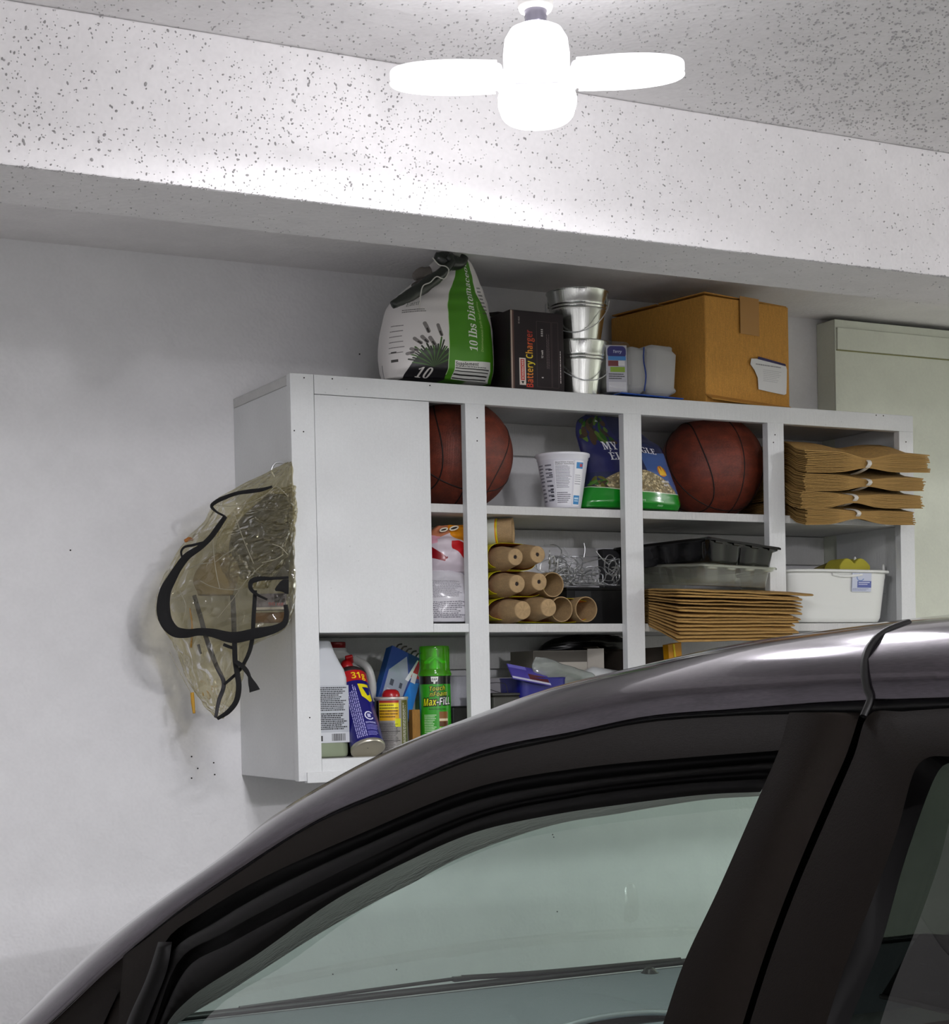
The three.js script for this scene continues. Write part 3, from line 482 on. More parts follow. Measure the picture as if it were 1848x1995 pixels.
// pack of white terry towels
{
  const p0 = onZ(1187, 765, -0.03), p1 = onZ(1226, 765, -0.03), p2 = onZ(1264, 765, -0.03), p3 = onZ(1322, 765, -0.03), top = onZ(1300, 671, -0.03).y;
  const y0 = TOP + 0.012, h = top - y0;
  const t = thing('towel_pack', 'clear pack of folded white towels with a blue stripe and purple label', 'towels', [(p1.x + p3.x) / 2, y0, -0.1]);
  const terry = grain(256, 256, (x, y) => 255 * (0.5 * n4(x * 3, y * 3) + 0.5 * n4(x * 2 + 50, y * 2)));
  const towel = MAT({ color: 0xf6f6f4, roughness: 1, bumpMap: rep(terry, 3, 3), bumpScale: 0.003 });
  const puff = (x0, x1, hh, seed, d = 0.14) => { const g = new RoundedBoxGeometry(x1 - x0, hh, d, 12, Math.min(0.02, (x1 - x0) * 0.45)); const q = g.attributes.position; for (let i = 0; i < q.count; i++) { const x = q.getX(i), y = q.getY(i), z = q.getZ(i), w = 0.0035 * Math.sin(y * 330 + seed) * (x > 0 ? 1 : 0.4); q.setXYZ(i, x + w, y + 0.003 * fbm(x * 40, z * 20, seed), z + 0.004 * fbm(y * 40 + seed, x * 30, 3)); } g.computeVertexNormals(); return move(g, (x0 + x1) / 2, y0 + hh / 2, -0.03 - d / 2); };
  const a = world('towel', puff(p1.x, p2.x, h * 0.93, 1), towel, t), b = world('towel', puff(p2.x - 0.002, p3.x, h, 3), towel, t);
  const sx = lerp(p1.x, p2.x, 0.72); world('blue_stripe', tube([V(sx, y0 + 0.006, -0.0275), V(sx + 0.003, y0 + h * 0.35, -0.025), V(sx - 0.002, y0 + h * 0.65, -0.025), V(sx + 0.002, y0 + h * 0.9, -0.029)], 0.0015, 24, 8), MAT({ color: 0x34488c, roughness: 1 }), a);
  const lab = canvas(256, 512, (c) => { c.fillStyle = '#b9b9c2'; c.fillRect(0, 0, 256, 512); c.fillStyle = '#1c1a72'; c.beginPath(); c.roundRect(16, 10, 230, 130, 50); c.fill(); c.fillStyle = '#3c8ad0'; c.fillRect(24, 120, 220, 44); c.fillStyle = '#cdd6e8'; c.font = 'italic bold 44px sans-serif'; c.fillText('Terry', 80, 84); c.fillStyle = '#7a2a2c'; c.fillRect(24, 168, 130, 60); c.fillStyle = '#e8e8ea'; c.fillRect(150, 168, 80, 54); c.fillStyle = '#8cae2c'; c.fillRect(50, 236, 180, 56); c.fillStyle = '#111'; lines(c, 30, 310, 200, 70, 3, '#151515', 5); c.fillStyle = '#d8d8dc'; c.fillRect(24, 400, 220, 100); });
  const lw = p1.x - p0.x - 0.004, [g, m] = sheet(lw, h * 0.9, lab, { clearcoat: 0.4 }); g.rotateY(-0.25); world('label_card', move(g, (p0.x + p1.x) / 2, y0 + h * 0.47, -0.04), m, t);
  const wrap = new RoundedBoxGeometry(p1.x - p0.x + 0.008, h * 0.98, 0.15, 8, 0.012); { const q = wrap.attributes.position; for (let i = 0; i < q.count; i++) { const k = 0.004 * fbm(q.getX(i) * 50, q.getY(i) * 50, q.getZ(i) * 30); q.setXYZ(i, q.getX(i) + k, q.getY(i), q.getZ(i) + k + 0.003); } wrap.computeVertexNormals(); }
  world('wrapper', move(wrap, (p0.x + p1.x) / 2, y0 + h / 2 - 0.001, -0.101), film(0xffffff, 0.1), t);
  const q0 = onZ(1210, 770, -0.004), q1 = onZ(1336, 777, 0.0);
  const f = thing('blue_pouch', 'flat shiny blue plastic pouch lying under the towel pack', 'pouch', [(q0.x + q1.x) / 2, TOP, -0.07]);
  const fl = new RoundedBoxGeometry(q1.x - q0.x, 0.0095, 0.13, 4, 0.0045, 12); { const q = fl.attributes.position; for (let i = 0; i < q.count; i++) { const x = q.getX(i), k = smooth(0.02, 0.08, Math.abs(x)); q.setY(i, q.getY(i) * (1 - 0.6 * k) + (x > 0 ? -0.002 : 0.001) * k + 0.0012 * fbm(x * 60, q.getZ(i) * 40, 2)); } fl.computeVertexNormals(); }
  part('pouch', move(fl, 0, 0.0062, 0), PHY({ color: 0x1c4fae, roughness: 0.25, clearcoat: 0.5 }), f);
}
// the big cardboard carton
{
  const A = onZ(1372, 572, -0.012), H = A.y - TOP, d = 0.29, b = 0.2, w = (() => { const n = V(Math.sin(b), 0, Math.cos(b)), r = ray(1536, 660), k = A.clone().sub(EYE).dot(n) / r.dot(n); return r.multiplyScalar(k).add(EYE).distanceTo(V(A.x, r.y, A.z)); })();
  const t = thing('cardboard_box', 'large brown cardboard box with a torn white label on top of the cabinet', 'box', [A.x, TOP, A.z], b);
  const wall = (x0, x1, z0, z1, y1 = H) => boxAt(x0, x1, 0.0005, y1, z0, z1, 0.0008);
  const bulge = new RoundedBoxGeometry(w, H, d, 10, 0.003); { const q = bulge.attributes.position; for (let i = 0; i < q.count; i++) { const x = q.getX(i), y = q.getY(i), z = q.getZ(i); const k = 0.004 * Math.cos(x / w * Math.PI) * Math.cos(y / H * Math.PI); q.setXYZ(i, x + (x < 0 ? -1 : 1) * 0.003 * Math.cos(y / H * Math.PI), y + (y > 0 ? 0.004 * Math.sin(x * 18) : 0), z + (z > 0 ? k : 0)); } bulge.computeVertexNormals(); }
  part('carton', metric(move(bulge, w / 2, H / 2 + 0.0005, -d / 2), 0.25), boxBrown, t);
  t.updateMatrixWorld(true); const nrm = V(Math.sin(b), 0, Math.cos(b)), P = (px, py) => { const r = ray(px, py), k = A.clone().sub(EYE).dot(nrm) / r.dot(nrm); return t.worldToLocal(r.multiplyScalar(k).add(EYE)); };
  // torn label
  const l0 = P(1457, 697), l1 = P(1530, 770), sx = (px) => lerp(l0.x, l1.x, (px - 1457) / 73), sy = (py) => lerp(l0.y, l1.y, (py - 697) / 73);
  const s = new THREE.Shape([[1460, 699], [1474, 697], [1500, 700], [1528, 704], [1530, 712], [1529, 750], [1528, 768], [1524, 771], [1500, 769], [1473, 766], [1472, 740], [1466, 724], [1458, 712]].map(([x, y]) => new THREE.Vector2(sx(x), sy(y))));
  const lab = new THREE.ExtrudeGeometry(s, { depth: 0.0006, bevelEnabled: false }); { const q = lab.attributes.position, uv = new Float32Array(q.count * 2); for (let i = 0; i < q.count; i++) { uv[2 * i] = (q.getX(i) - l0.x) / (l1.x - l0.x); uv[2 * i + 1] = (q.getY(i) - l1.y) / (l0.y - l1.y); } lab.setAttribute('uv', new THREE.BufferAttribute(uv, 2)); }
  const ltex = canvas(256, 256, (c) => { c.fillStyle = '#e2e2e2'; c.fillRect(0, 0, 256, 256); lines(c, 40, 40, 190, 20, 1, '#8a8a8e', 2); lines(c, 90, 80, 130, 100, 7, '#b4b4b8', 4, 0.5); });
  part('label', move(lab, 0, 0, 0.0042), printed(ltex, 0.6), t, 'torn white label with faint print');
  const s2 = new THREE.Shape([[1472, 698], [1528, 705], [1527, 700], [1474, 692]].map(([x, y]) => new THREE.Vector2(sx(x), sy(y))));
  part('label_edge', move(new THREE.ExtrudeGeometry(s2, { depth: 0.0008, bevelEnabled: false }), 0, 0, 0.0044), MAT({ color: 0x241a55, roughness: 0.5 }), t, 'purple strip left above the torn label');
  const t0 = P(1438, 576), t1 = P(1476, 656);
  part('tape', boxAt(t0.x, t1.x, t1.y, t0.y - 0.001, 0.0028, 0.0044, 0.0006), PHY({ color: 0xb18140, roughness: 0.3, clearcoat: 0.4 }), t, 'strip of clear brown tape');
  const flap = rbox(w * 1.02, 0.003, 0.03, 0.001); flap.rotateX(0.5); flap.rotateZ(-0.02); part('bottom_flap', move(flap, w / 2 + 0.002, 0.011, 0.006), boxBrown, t);
  part('top_flap', move(rbox(w * 0.98, 0.003, d * 0.48, 0.001), w / 2, H + 0.004, -d * 0.25), boxBrown, t);
  part('top_flap', move(rbox(w * 0.98, 0.003, d * 0.48, 0.001), w / 2, H + 0.004, -d * 0.76), boxBrown, t);
}

// ================================================================ upper shelf
// basketballs
const ballBump = grain(512, 256, (x, y) => { const u = x * 1.0 % 7.3 - 3.6, v = (y + (Math.floor(x / 7.3) % 2) * 3.6) % 7.3 - 3.6; return 255 * clamp(1.2 - Math.hypot(u, v) / 3.4, 0, 1); });
const ballSkin = MAT({ map: grain(256, 256, (x, y) => { const k = 1 + 0.25 * (n2(x * 2, y * 2) - 0.5) + 0.25 * (n4(x * 2, y * 2) - 0.5); return [112 * k, 50 * k, 33 * k].map((v) => clamp(v, 0, 255)); }, true), roughness: 0.5, bumpMap: rep(ballBump, 3, 3), bumpScale: 0.0004 });
const seamM = MAT({ color: 0x1b0f0c, roughness: 0.7 });
function basketball(p, r, label, rot) {
  const t = thing('basketball', label, 'basketball', p.toArray(), 0, 'basketballs on the upper shelf');
  const q = new THREE.Quaternion().setFromEuler(new THREE.Euler(...rot, 'YXZ'));
  const s = new THREE.SphereGeometry(r, 64, 40); part('skin', s, ballSkin, t);
  const curve = (f) => { const pts = []; for (let i = 0; i < 96; i++) pts.push(f(i / 96 * Math.PI * 2).normalize().multiplyScalar(r - 0.0006).applyQuaternion(q)); return tube(pts, 0.0017, 192, 6, true); };
  part('seam', curve((a) => V(0, Math.cos(a), Math.sin(a))), seamM, t);
  part('seam', curve((a) => V(Math.cos(a), Math.sin(a), 0)), seamM, t);
  for (const k of [-1, 1]) part('seam', curve((a) => V(k * (0.64 - 0.2 * Math.cos(2 * a)), 0.85 * Math.cos(a), 0.85 * Math.sin(a))), seamM, t);
}
const BALL = 0.117;
{
  const p = onZ(890, 912, -0.16), q = onZ(1386, 915, -0.155); p.y = q.y = S1 + BALL + 0.0006;
  basketball(p, BALL, 'brown basketball half behind the first upright, beside the shut white panel', [facing(p) - 0.3, 0.1, -0.3]);
  basketball(q, BALL, 'brown basketball on the upper shelf between the nut pouch and paper bundles', [facing(q) + 0.12, 0, 0.07]);
}
// yogurt tub
{
  const p = onZ(1097, 989, -0.075); p.y = S1 + 0.0006;
  const hT = onZ(1090, 886, -0.075).y - p.y, rT = 0.5 * (onZ(1138, 890, -0.075).x - onZ(1041, 890, -0.075).x) * 0.9, rB = rT * 0.68;
  const t = thing('yogurt_tub', 'open white yogurt tub with a nutrition label on the upper shelf', 'tub', p.toArray(), Math.PI + facing(p));
  const tex = canvas(1024, 512, (c) => { c.fillStyle = '#dcdce4'; c.fillRect(0, 0, 1024, 512); c.fillStyle = '#ececf2'; c.fillRect(455, 20, 130, 480); c.font = 'bold 17px sans-serif'; c.fillStyle = '#333'; c.fillText('Nutrition Facts', 462, 48); c.fillText('Valeur nutritive', 462, 68); lines(c, 462, 84, 116, 250, 16, '#6b6b78', 7, 0.7); lines(c, 462, 370, 116, 110, 6, '#5a5a66', 8, 0.9);
    for (const [x, n] of [[380, 9], [300, 11]]) lines(c, x, 60, 62, 420, n, 'rgba(60,60,75,0.75)', x, 0.8); c.fillStyle = '#33333f'; for (const y of [120, 180, 300, 330, 360, 400, 430]) c.fillRect(408, y, 30, 13);
    c.fillStyle = '#f1f1f5'; c.fillRect(600, 20, 76, 480); c.fillStyle = '#2f86c4'; c.fillRect(612, 40, 60, 74); c.fillStyle = '#b33a4a'; c.fillRect(640, 58, 26, 36); c.fillStyle = '#2f86c4'; c.fillRect(604, 400, 66, 86); c.fillStyle = '#bfe0f4'; c.fillRect(612, 420, 48, 18); c.fillRect(612, 448, 48, 10); lines(c, 606, 190, 60, 120, 5, '#777784', 12, 0.5); });
  const wallPts = [[rB, 0.004], [lerp(rB, rT, 0.5), hT * 0.5], [rT * 0.97, hT - 0.014]];
  part('label_band', lathe(wallPts, 64), printed(tex, 0.35), t);
  part('tub', lathe([[0.001, 0.006], [rB * 0.8, 0.006], [rB * 0.95, 0.0], [rB, 0.0045], [rB - 0.001, 0.006], [rT * 0.965, hT - 0.014], [rT * 0.99, hT - 0.0135], [rT * 1.0, hT - 0.008], [rT * 1.055, hT - 0.006], [rT * 1.06, hT - 0.001], [rT * 1.04, hT], [rT * 0.98, hT - 0.002], [rB - 0.003, 0.008], [0.001, 0.007]], 64), plastic(0xe8e8ee, 0.3), t);
}
// pouch of nuts
{
  const tex = canvas(1000, 1000, (c) => {
    const X = (p) => (p - 1120) / 200 * 1000, Y = (p) => (p - 808) / 190 * 1000, R = rng(21);
    const g = c.createLinearGradient(0, 0, 1000, 0); c.fillStyle = '#262c50'; c.fillRect(0, 0, 1000, 1000); c.fillStyle = '#44609a'; c.fillRect(X(1240), Y(885), 500, 600); c.fillStyle = '#2c2e5c'; c.fillRect(0, 0, X(1215), Y(925));  // left side darker blue: its shade is painted into the print
    c.fillStyle = '#20361c'; for (let i = 0; i < 40; i++) { c.fillStyle = ['#1d3a18', '#2d5a1c', '#38302a', '#4a3a2c', '#54702c'][i % 5]; c.beginPath(); c.ellipse(X(1125 + 80 * R()), Y(815 + 50 * R()), 26 + 40 * R(), 14 + 22 * R(), R() * 3, 0, 7); c.fill(); }
    c.fillStyle = '#e9e9ee'; c.font = 'bold 110px serif'; c.fillText('MY', X(1163), Y(878)); c.fillText('ÉLAN', X(1168), Y(899)); c.font = 'bold 92px serif'; c.save(); c.translate(X(1252), Y(884)); c.rotate(0.12); c.fillText('GLE', 0, 0); c.restore(); c.font = 'bold 34px serif'; c.fillText('bo.', X(1172), Y(824));
    // window with the nuts
    c.save(); c.beginPath(); c.moveTo(X(1128), Y(955)); c.quadraticCurveTo(X(1180), Y(905), X(1250), Y(925)); c.quadraticCurveTo(X(1290), Y(935), X(1306), Y(968)); c.lineTo(X(1306), Y(978)); c.lineTo(X(1128), Y(972)); c.clip();
    c.fillStyle = '#8a7a58'; c.fillRect(0, 0, 1000, 1000); for (let i = 0; i < 700; i++) { const k = 110 + 120 * R(); c.fillStyle = `rgb(${k},${k * 0.92},${k * 0.72})`; c.beginPath(); c.ellipse(1000 * R(), Y(905 + 75 * R()), 16, 9, R() * 3, 0, 7); c.fill(); } c.restore();
    for (let i = 0; i < 22; i++) { c.fillStyle = ['#2c5a1c', '#4a7a24', '#5a5a20', '#3c2c22'][i % 4]; c.beginPath(); c.ellipse(X(1126 + 22 * R()), Y(938 + 40 * R()), 40, 16, R() * 3, 0, 7); c.fill(); }
    c.fillStyle = '#e6e6e2'; c.fillRect(X(1182), Y(915), 46, 170); lines(c, X(1183), Y(920), 40, 130, 8, '#777', 5, 0.5);
    c.fillStyle = '#c8702a'; c.beginPath(); c.arc(X(1281), Y(922), 56, 0, 7); c.fill(); c.fillStyle = '#f0c23c'; c.beginPath(); c.moveTo(X(1272), Y(930)); c.lineTo(X(1276), Y(912)); c.lineTo(X(1281), Y(922)); c.lineTo(X(1285), Y(910)); c.lineTo(X(1291), Y(930)); c.fill(); c.fillStyle = '#e4e4ea'; c.font = 'bold 26px sans-serif'; c.fillText('KERNEL', X(1272), Y(944)); c.fillText('NUTS', X(1275), Y(951));
    c.fillStyle = '#0f8a1e'; c.beginPath(); c.moveTo(0, Y(958)); c.quadraticCurveTo(X(1200), Y(968), 1000, Y(966)); c.lineTo(1000, 1000); c.lineTo(0, 1000); c.fill(); c.strokeStyle = '#d8e8d0'; c.lineWidth = 7; c.beginPath(); c.moveTo(0, Y(957)); c.quadraticCurveTo(X(1200), Y(967), 1000, Y(965)); c.stroke();
    c.fillStyle = '#bfe6bf'; c.font = 'bold 30px sans-serif'; c.fillText('HAZELNUTS', X(1196), Y(984)); c.fillText('PISTACHES', X(1193), Y(992)); c.fillText('mix', X(1258), Y(984)); c.fillText('nuts', X(1258), Y(992));
  });
  const g = pouch({ z: -0.07, lean: -0.05, seed: 9, wrinkle: 0.0022, freq: 20, e: 0.75, rows: [[[1133, 990], [1318, 997], 0.03], [[1130, 975], [1319, 985], 0.045], [[1137, 950], [1311, 960], 0.05], [[1140, 925], [1303, 930], 0.046], [[1136, 900], [1294, 900], 0.036], [[1128, 870], [1284, 872], 0.022], [[1121, 842], [1262, 856], 0.012], [[1124, 820], [1240, 838], 0.006], [[1140, 808], [1215, 815], 0.003]] });
  { const q = g.attributes.position; for (let i = 0; i < q.count; i++) { q.setY(i, Math.max(S1 + 0.0006, q.getY(i))); if (q.getZ(i) > -0.0225) q.setZ(i, -0.0225); } g.computeVertexNormals(); }
  const p = onZ(1225, 990, -0.07), t = thing('nut_pouch', 'blue and green foil pouch of nuts leaning behind the middle upright', 'pouch', [p.x, S1, -0.07]);
  world('pouch_body', g, printed(tex, 0.22, { clearcoat: 0.6, clearcoatRoughness: 0.12 }), t);
}
// tied bundles of flat paper bags
{
  const R = rng(31), X1b = 1.479;
  const specs = [[876, 921, 1569, 1808, 1690, 904, 'topmost bundle of flat brown paper bags, tied with a white band'], [922, 957, 1566, 1800, 1690, 940, 'second bundle from the top of tied flat brown paper bags'], [956, 991, 1560, 1796, 1663, 970, 'third bundle from the top of tied flat brown paper bags'], [988, 1023, 1570, 1780, 1669, 1000, 'lowest bundle of flat brown paper bags, resting on the shelf edge']];
  specs.forEach(([ya, yb, xa, xb, bx, by, label], k) => {
    const z = 0.05, tl = onZ(xa, ya, z), tr = onZ(xb, ya + 10, z), bl = onZ(xa, yb, z), brr = onZ(xb, yb, z), band = onZ(bx, by, z);
    const t = thing('paper_bag_bundle', label, 'paper bags', [band.x, bl.y, 0], 0, 'tied bundles of paper bags');
    const n = 13;
    for (let s = 0; s < n; s++) {
      const f = (s + 0.5) / n, jl = 0.004 * (R() - 0.5) * 2, jr = 0.006 * (R() - 0.5) * 2, th = (tl.y - bl.y) / n * 0.66, nx = 22, grid = [];
      const at = (u, v) => { // u along the front, v from front to back
        const zz = lerp(z - 0.002 * R() * 0, -0.235, v), xl = lerp(tl.x + jl, tl.x + 0.03, smooth(0, 0.6, v)), xr = zz > 0.002 ? lerp(X1b, tr.x + jr, smooth(0.0, 1, (zz - 0.002) / (z - 0.002))) : X1b - 0.004;
        const x = lerp(xl, xr, u), pin = Math.exp(-(((x - band.x) / 0.05) ** 2)) * (1 - v * 0.6), y = lerp(lerp(bl.y, tl.y, f), lerp(brr.y, tr.y, f), u);
        const back = 0.034 * smooth(z, -0.06, zz) - 0.0; return V(x, back + lerp(y, lerp(band.y, y, 0.45), pin) + 0.0009 * fbm(x * 30, s * 3.1, v * 4 + k) * (1 - pin), zz + 0.0018 * fbm(x * 14, s * 2.2, k));
      };
      for (let j = 0; j <= 8; j++) grid.push(Array.from({ length: nx + 1 }, (_, i) => at(i / nx, j / 8)));
      const top = grid.map((r) => r.map((p) => p.clone().add(V(0, th / 2, 0)))), bot = grid.map((r) => r.map((p) => p.clone().add(V(0, -th / 2, 0))));
      // closed ring per column strip: front edge, top, back, bottom
      const g = mergeAll([loft(top), flip(loft(bot)), loft([bot[0], top[0]]), loft([top[8], bot[8]]), loft([top.map((r) => r[0]), bot.map((r) => r[0])]), loft([bot.map((r) => r[nx]), top.map((r) => r[nx])])]);
      world('paper_bag', g, kraft[(s + k) % 4], t);
    }
    const hb = (tl.y - bl.y) * 0.33, ring = []; for (let i = 0; i < 20; i++) { const a = i / 20 * Math.PI * 2; ring.push(V(band.x + 0.002 * Math.sin(a * 2 + k), band.y + (hb + 0.001) * Math.sin(a), lerp(z + 0.007, z - 0.14, (1 - Math.cos(a)) / 2))); }
    const bandG = mergeAll([-0.0045, -0.003, -0.0015, 0, 0.0015, 0.003, 0.0045].map((d) => tube(ring.map((p) => p.clone().add(V(d, 0, 0))), 0.0014, 60, 5, true)));
    world('paper_band', bandG, MAT({ color: 0xe4e0d6, roughness: 0.7 }), t);
  });
}
// ================================================================ middle shelf
// white and red carrier bag, and a clear bag with small print, in the first bay
{
  const tex = canvas(512, 512, (c) => {
    const X = (p) => (p - 836) / 76 * 512, Y = (p) => (p - 1018) / 92 * 512, poly = (col, l) => { c.fillStyle = col; c.beginPath(); l.forEach(([x, y], i) => i ? c.lineTo(X(x), Y(y)) : c.moveTo(X(x), Y(y))); c.fill(); };
    c.fillStyle = '#cfc3cc'; c.fillRect(0, 0, 512, 512);
    poly('#c07a58', [[836, 1018], [864, 1018], [866, 1034], [850, 1042], [836, 1036]]); poly('#e0a2b4', [[836, 1036], [852, 1040], [848, 1052], [836, 1056]]);
    poly('#d98a0c', [[860, 1018], [914, 1018], [914, 1052], [886, 1056], [878, 1046], [866, 1038]]);
    poly('#c0101a', [[866, 1050], [876, 1050], [906, 1074], [912, 1100], [906, 1112], [890, 1096], [866, 1064]]); poly('#8c0a18', [[836, 1054], [846, 1068], [858, 1082], [854, 1090], [836, 1080]]);
    poly('#d8ccd4', [[848, 1044], [866, 1050], [866, 1064], [856, 1082], [846, 1066]]); poly('#121014', [[904, 1092], [914, 1084], [914, 1112], [900, 1112]]);
  });
  const g = pouch({ z: -0.085, seed: 14, wrinkle: 0.006, freq: 26, e: 0.8, rows: [[[822, 1118], [922, 1118], 0.04], [[820, 1100], [924, 1100], 0.05], [[822, 1080], [922, 1078], 0.05], [[824, 1060], [920, 1058], 0.04], [[832, 1044], [916, 1042], 0.025], [[842, 1032], [912, 1028], 0.012], [[850, 1026], [908, 1022], 0.004]] });
  const p = onZ(872, 1110, -0.085), t = thing('carrier_bag', 'crumpled white, red and orange plastic carrier bag stuffed beside the first upright', 'bag', [p.x, p.y, p.z]);
  world('bag_body', g, printed(tex, 0.3, { clearcoat: 0.4, clearcoatRoughness: 0.2 }), t);
  const ringM = plastic(0xe8e0cc, 0.35);
  for (const [x, y, r, a] of [[864, 1032, 7.5, 0.25], [884, 1029, 8.5, 0.28]]) { const q = onZ(x, y, -0.06), rr = r / 880, pts = Array.from({ length: 24 }, (_, i) => { const th = i / 24 * Math.PI * 2, u = Math.cos(th) * rr, v = Math.sin(th) * rr * 0.34; return V(q.x + u * Math.cos(a) - v * Math.sin(a), q.y + u * Math.sin(a) + v * Math.cos(a), q.z); }); world('handle_hole', tube(pts, 0.0015, 48, 6, true), ringM, t); const d = new THREE.CircleGeometry(1, 24); d.scale(rr * 0.95, rr * 0.4, 1); d.rotateZ(a); world('handle_hole', move(d, q.x, q.y, q.z), seamM, t); }
  const tex2 = canvas(512, 640, (c) => { c.fillStyle = '#cfcdd3'; c.fillRect(0, 0, 512, 640); lines(c, 20, 200, 280, 180, 14, 'rgba(90,88,96,0.7)', 3, 0.8); lines(c, 20, 420, 300, 180, 9, 'rgba(80,78,88,0.75)', 4, 1); c.fillStyle = '#9c9aa8'; c.beginPath(); c.moveTo(330, 90); c.lineTo(470, 150); c.lineTo(480, 260); c.lineTo(380, 240); c.fill(); c.fillStyle = '#5e5c66'; c.fillRect(400, 350, 44, 18); c.fillRect(420, 430, 40, 14); c.fillStyle = '#7a0c22'; c.beginPath(); c.moveTo(512, 560); c.lineTo(512, 640); c.lineTo(380, 640); c.fill(); });
  const g2 = pouch({ z: -0.075, seed: 5, wrinkle: 0.006, freq: 24, e: 0.7, rows: [[[815, 1214], [925, 1214], 0.05], [[812, 1195], [928, 1196], 0.055], [[814, 1165], [926, 1166], 0.055], [[818, 1140], [924, 1142], 0.048], [[826, 1118], [918, 1126], 0.035], [[834, 1098], [908, 1118], 0.02], [[840, 1088], [896, 1110], 0.006]] });
  { const q = g2.attributes.position; for (let i = 0; i < q.count; i++) q.setY(i, Math.max(S2 + 0.0006, q.getY(i))); g2.computeVertexNormals(); }
  const p2 = onZ(872, 1212, -0.075), t2 = thing('plastic_bag', 'crumpled pale plastic bag with small grey print below the carrier bag', 'bag', [p2.x, S2, p2.z]);
  world('bag_body', g2, printed(tex2, 0.25, { clearcoat: 0.5, clearcoatRoughness: 0.15 }), t2);
}
// cardboard tubes and plugs, in yellow card sleeves
{
  const grp = 'brown cardboard rolls stacked in the second bay';
  const roll = (px, py, r, R, kind, label) => {
    const f = onZ(px, py, -0.022), k = FOCAL / f.distanceTo(EYE), rf = r / k, rb = R / k;
    const t = thing(kind === 'open' ? 'cardboard_tube' : 'cardboard_plug', label, kind === 'open' ? 'tube' : 'plug', [f.x, f.y, 0], 0, grp);
    const turn = (g) => { g.rotateX(Math.PI / 2); return g; };   // y of the lathe becomes z
    if (kind === 'open') part('tube', turn(lathe([[0.0006, -0.121], [rf, -0.12], [rf, -0.024], [rf - 0.0006, -0.022], [rf - 0.002, -0.022], [rf - 0.0026, -0.024], [rf - 0.0026, -0.115], [0.0006, -0.117]], 48)), tubeBrown, t);
    else {
      const z0 = 0.004, hole = kind === 'hole';
      const pr = hole ? [[0.0006, -0.016], [rf * 0.19, -0.014], [rf * 0.22, z0 - 0.002], [rf * 0.27, z0]] : [[0.0006, z0]];
      pr.push([rf * 0.9, z0 + 0.0002], [rf * 0.985, z0 - 0.0012], [rf, z0 - 0.004], [lerp(rf, rb, 0.5), -0.026], [rb * 0.985, -0.05], [rb, -0.058], [rb, -0.16], [0.0006, -0.16]);
      const g = turn(lathe(pr, 48)), q = g.attributes.position; for (let i = 0; i < q.count; i++) { q.setX(i, q.getX(i) + 0.0009 * fbm(q.getY(i) * 90, q.getZ(i) * 50, px)); q.setY(i, q.getY(i) + 0.0009 * fbm(q.getX(i) * 90, q.getZ(i) * 50, py)); } g.computeVertexNormals();
      part('plug', g, tubeBrown, t);
      if (hole) part('plug_hole', turn(lathe([[0.0005, z0 - 0.003], [rf * 0.21, z0 - 0.0025]], 20)), seamM, t);
    }
    return t;
  };
  roll(992, 1087, 16.5, 25, 'hole', 'left brown cardboard plug with a hole in the top row of rolls');
  roll(1035, 1082, 16.5, 24, 'hole', 'right brown cardboard plug with a hole in the top row of rolls');
  roll(995, 1139, 17.5, 25, 'hole', 'left brown cardboard plug with a hole in the middle row of rolls');
  roll(1038, 1135, 17, 24, 'hole', 'second brown cardboard plug with a hole in the middle row of rolls');
  roll(1006, 1190, 18, 25.5, 'plain', 'left solid brown cardboard plug in the bottom row of rolls');
  roll(1056, 1185, 17.5, 25, 'plain', 'right solid brown cardboard plug in the bottom row of rolls');
  roll(1077, 1139, 24.5, 22, 'open', 'open brown cardboard tube at the end of the middle row of rolls');
  roll(1094, 1187, 25, 23, 'open', 'left open brown cardboard tube in the bottom row of rolls');
  roll(1142, 1187, 25, 23, 'open', 'rightmost open brown cardboard tube in the bottom row of rolls');
  // yellow card sleeves round the rows
  const cardTex = canvas(256, 256, (c) => { c.fillStyle = '#d8cf1c'; c.fillRect(0, 0, 256, 256); c.fillStyle = '#e07a1a'; c.fillRect(0, 60, 256, 40); c.fillStyle = '#c7ccc0'; c.fillRect(0, 110, 256, 70); c.fillStyle = '#3d63a8'; c.fillRect(40, 120, 30, 40); });
  const sleeveM = printed(rep(cardTex, 8, 1), 0.4);
  const sleeve = (x0, x1, y0, y1, label) => {
    const a = onZ(x0, (y0 + y1) / 2, -0.06), b = onZ(x1, (y0 + y1) / 2, -0.06), h = onZ(x0, y0, -0.06).y - onZ(x0, y1, -0.06).y, w = b.x - a.x;
    const c = V((a.x + b.x) / 2, (a.y + b.y) / 2, 0), t = thing('card_sleeve', label, 'sleeve', [c.x, c.y, -0.06]);
    const ring = (k, z) => Array.from({ length: 40 }, (_, i) => { const th = i / 40 * Math.PI * 2, cs = Math.cos(th), s = Math.sin(th); return V(Math.sign(cs) * Math.pow(Math.abs(cs), 0.6) * (w / 2 + k), Math.sign(s) * Math.pow(Math.abs(s), 0.75) * (h / 2 + k) + 0.0014 * Math.sin(th * 3 + x0), z); });
    part('sleeve', loft([ring(0, 0.012), ring(0, -0.18), ring(-0.001, -0.18), ring(-0.001, 0.012), ring(0, 0.012)], true), sleeveM, t);
  };
  sleeve(944, 1040, 1059, 1112, 'yellow card sleeve holding the top two cardboard plugs');
  sleeve(944, 1056, 1113, 1163, 'yellow card sleeve holding the middle row of cardboard plugs');
  sleeve(944, 1150, 1163, 1214, 'yellow card sleeve round the bottom row of cardboard rolls');
  // short roll lying above, with its printed wrapper
  const p = onZ(965, 1036, -0.08), q = onZ(997, 1034, -0.06), t = thing('wrapped_roll', 'short brown cardboard roll in a yellow printed wrapper above the plugs', 'roll', [p.x, p.y, p.z]);
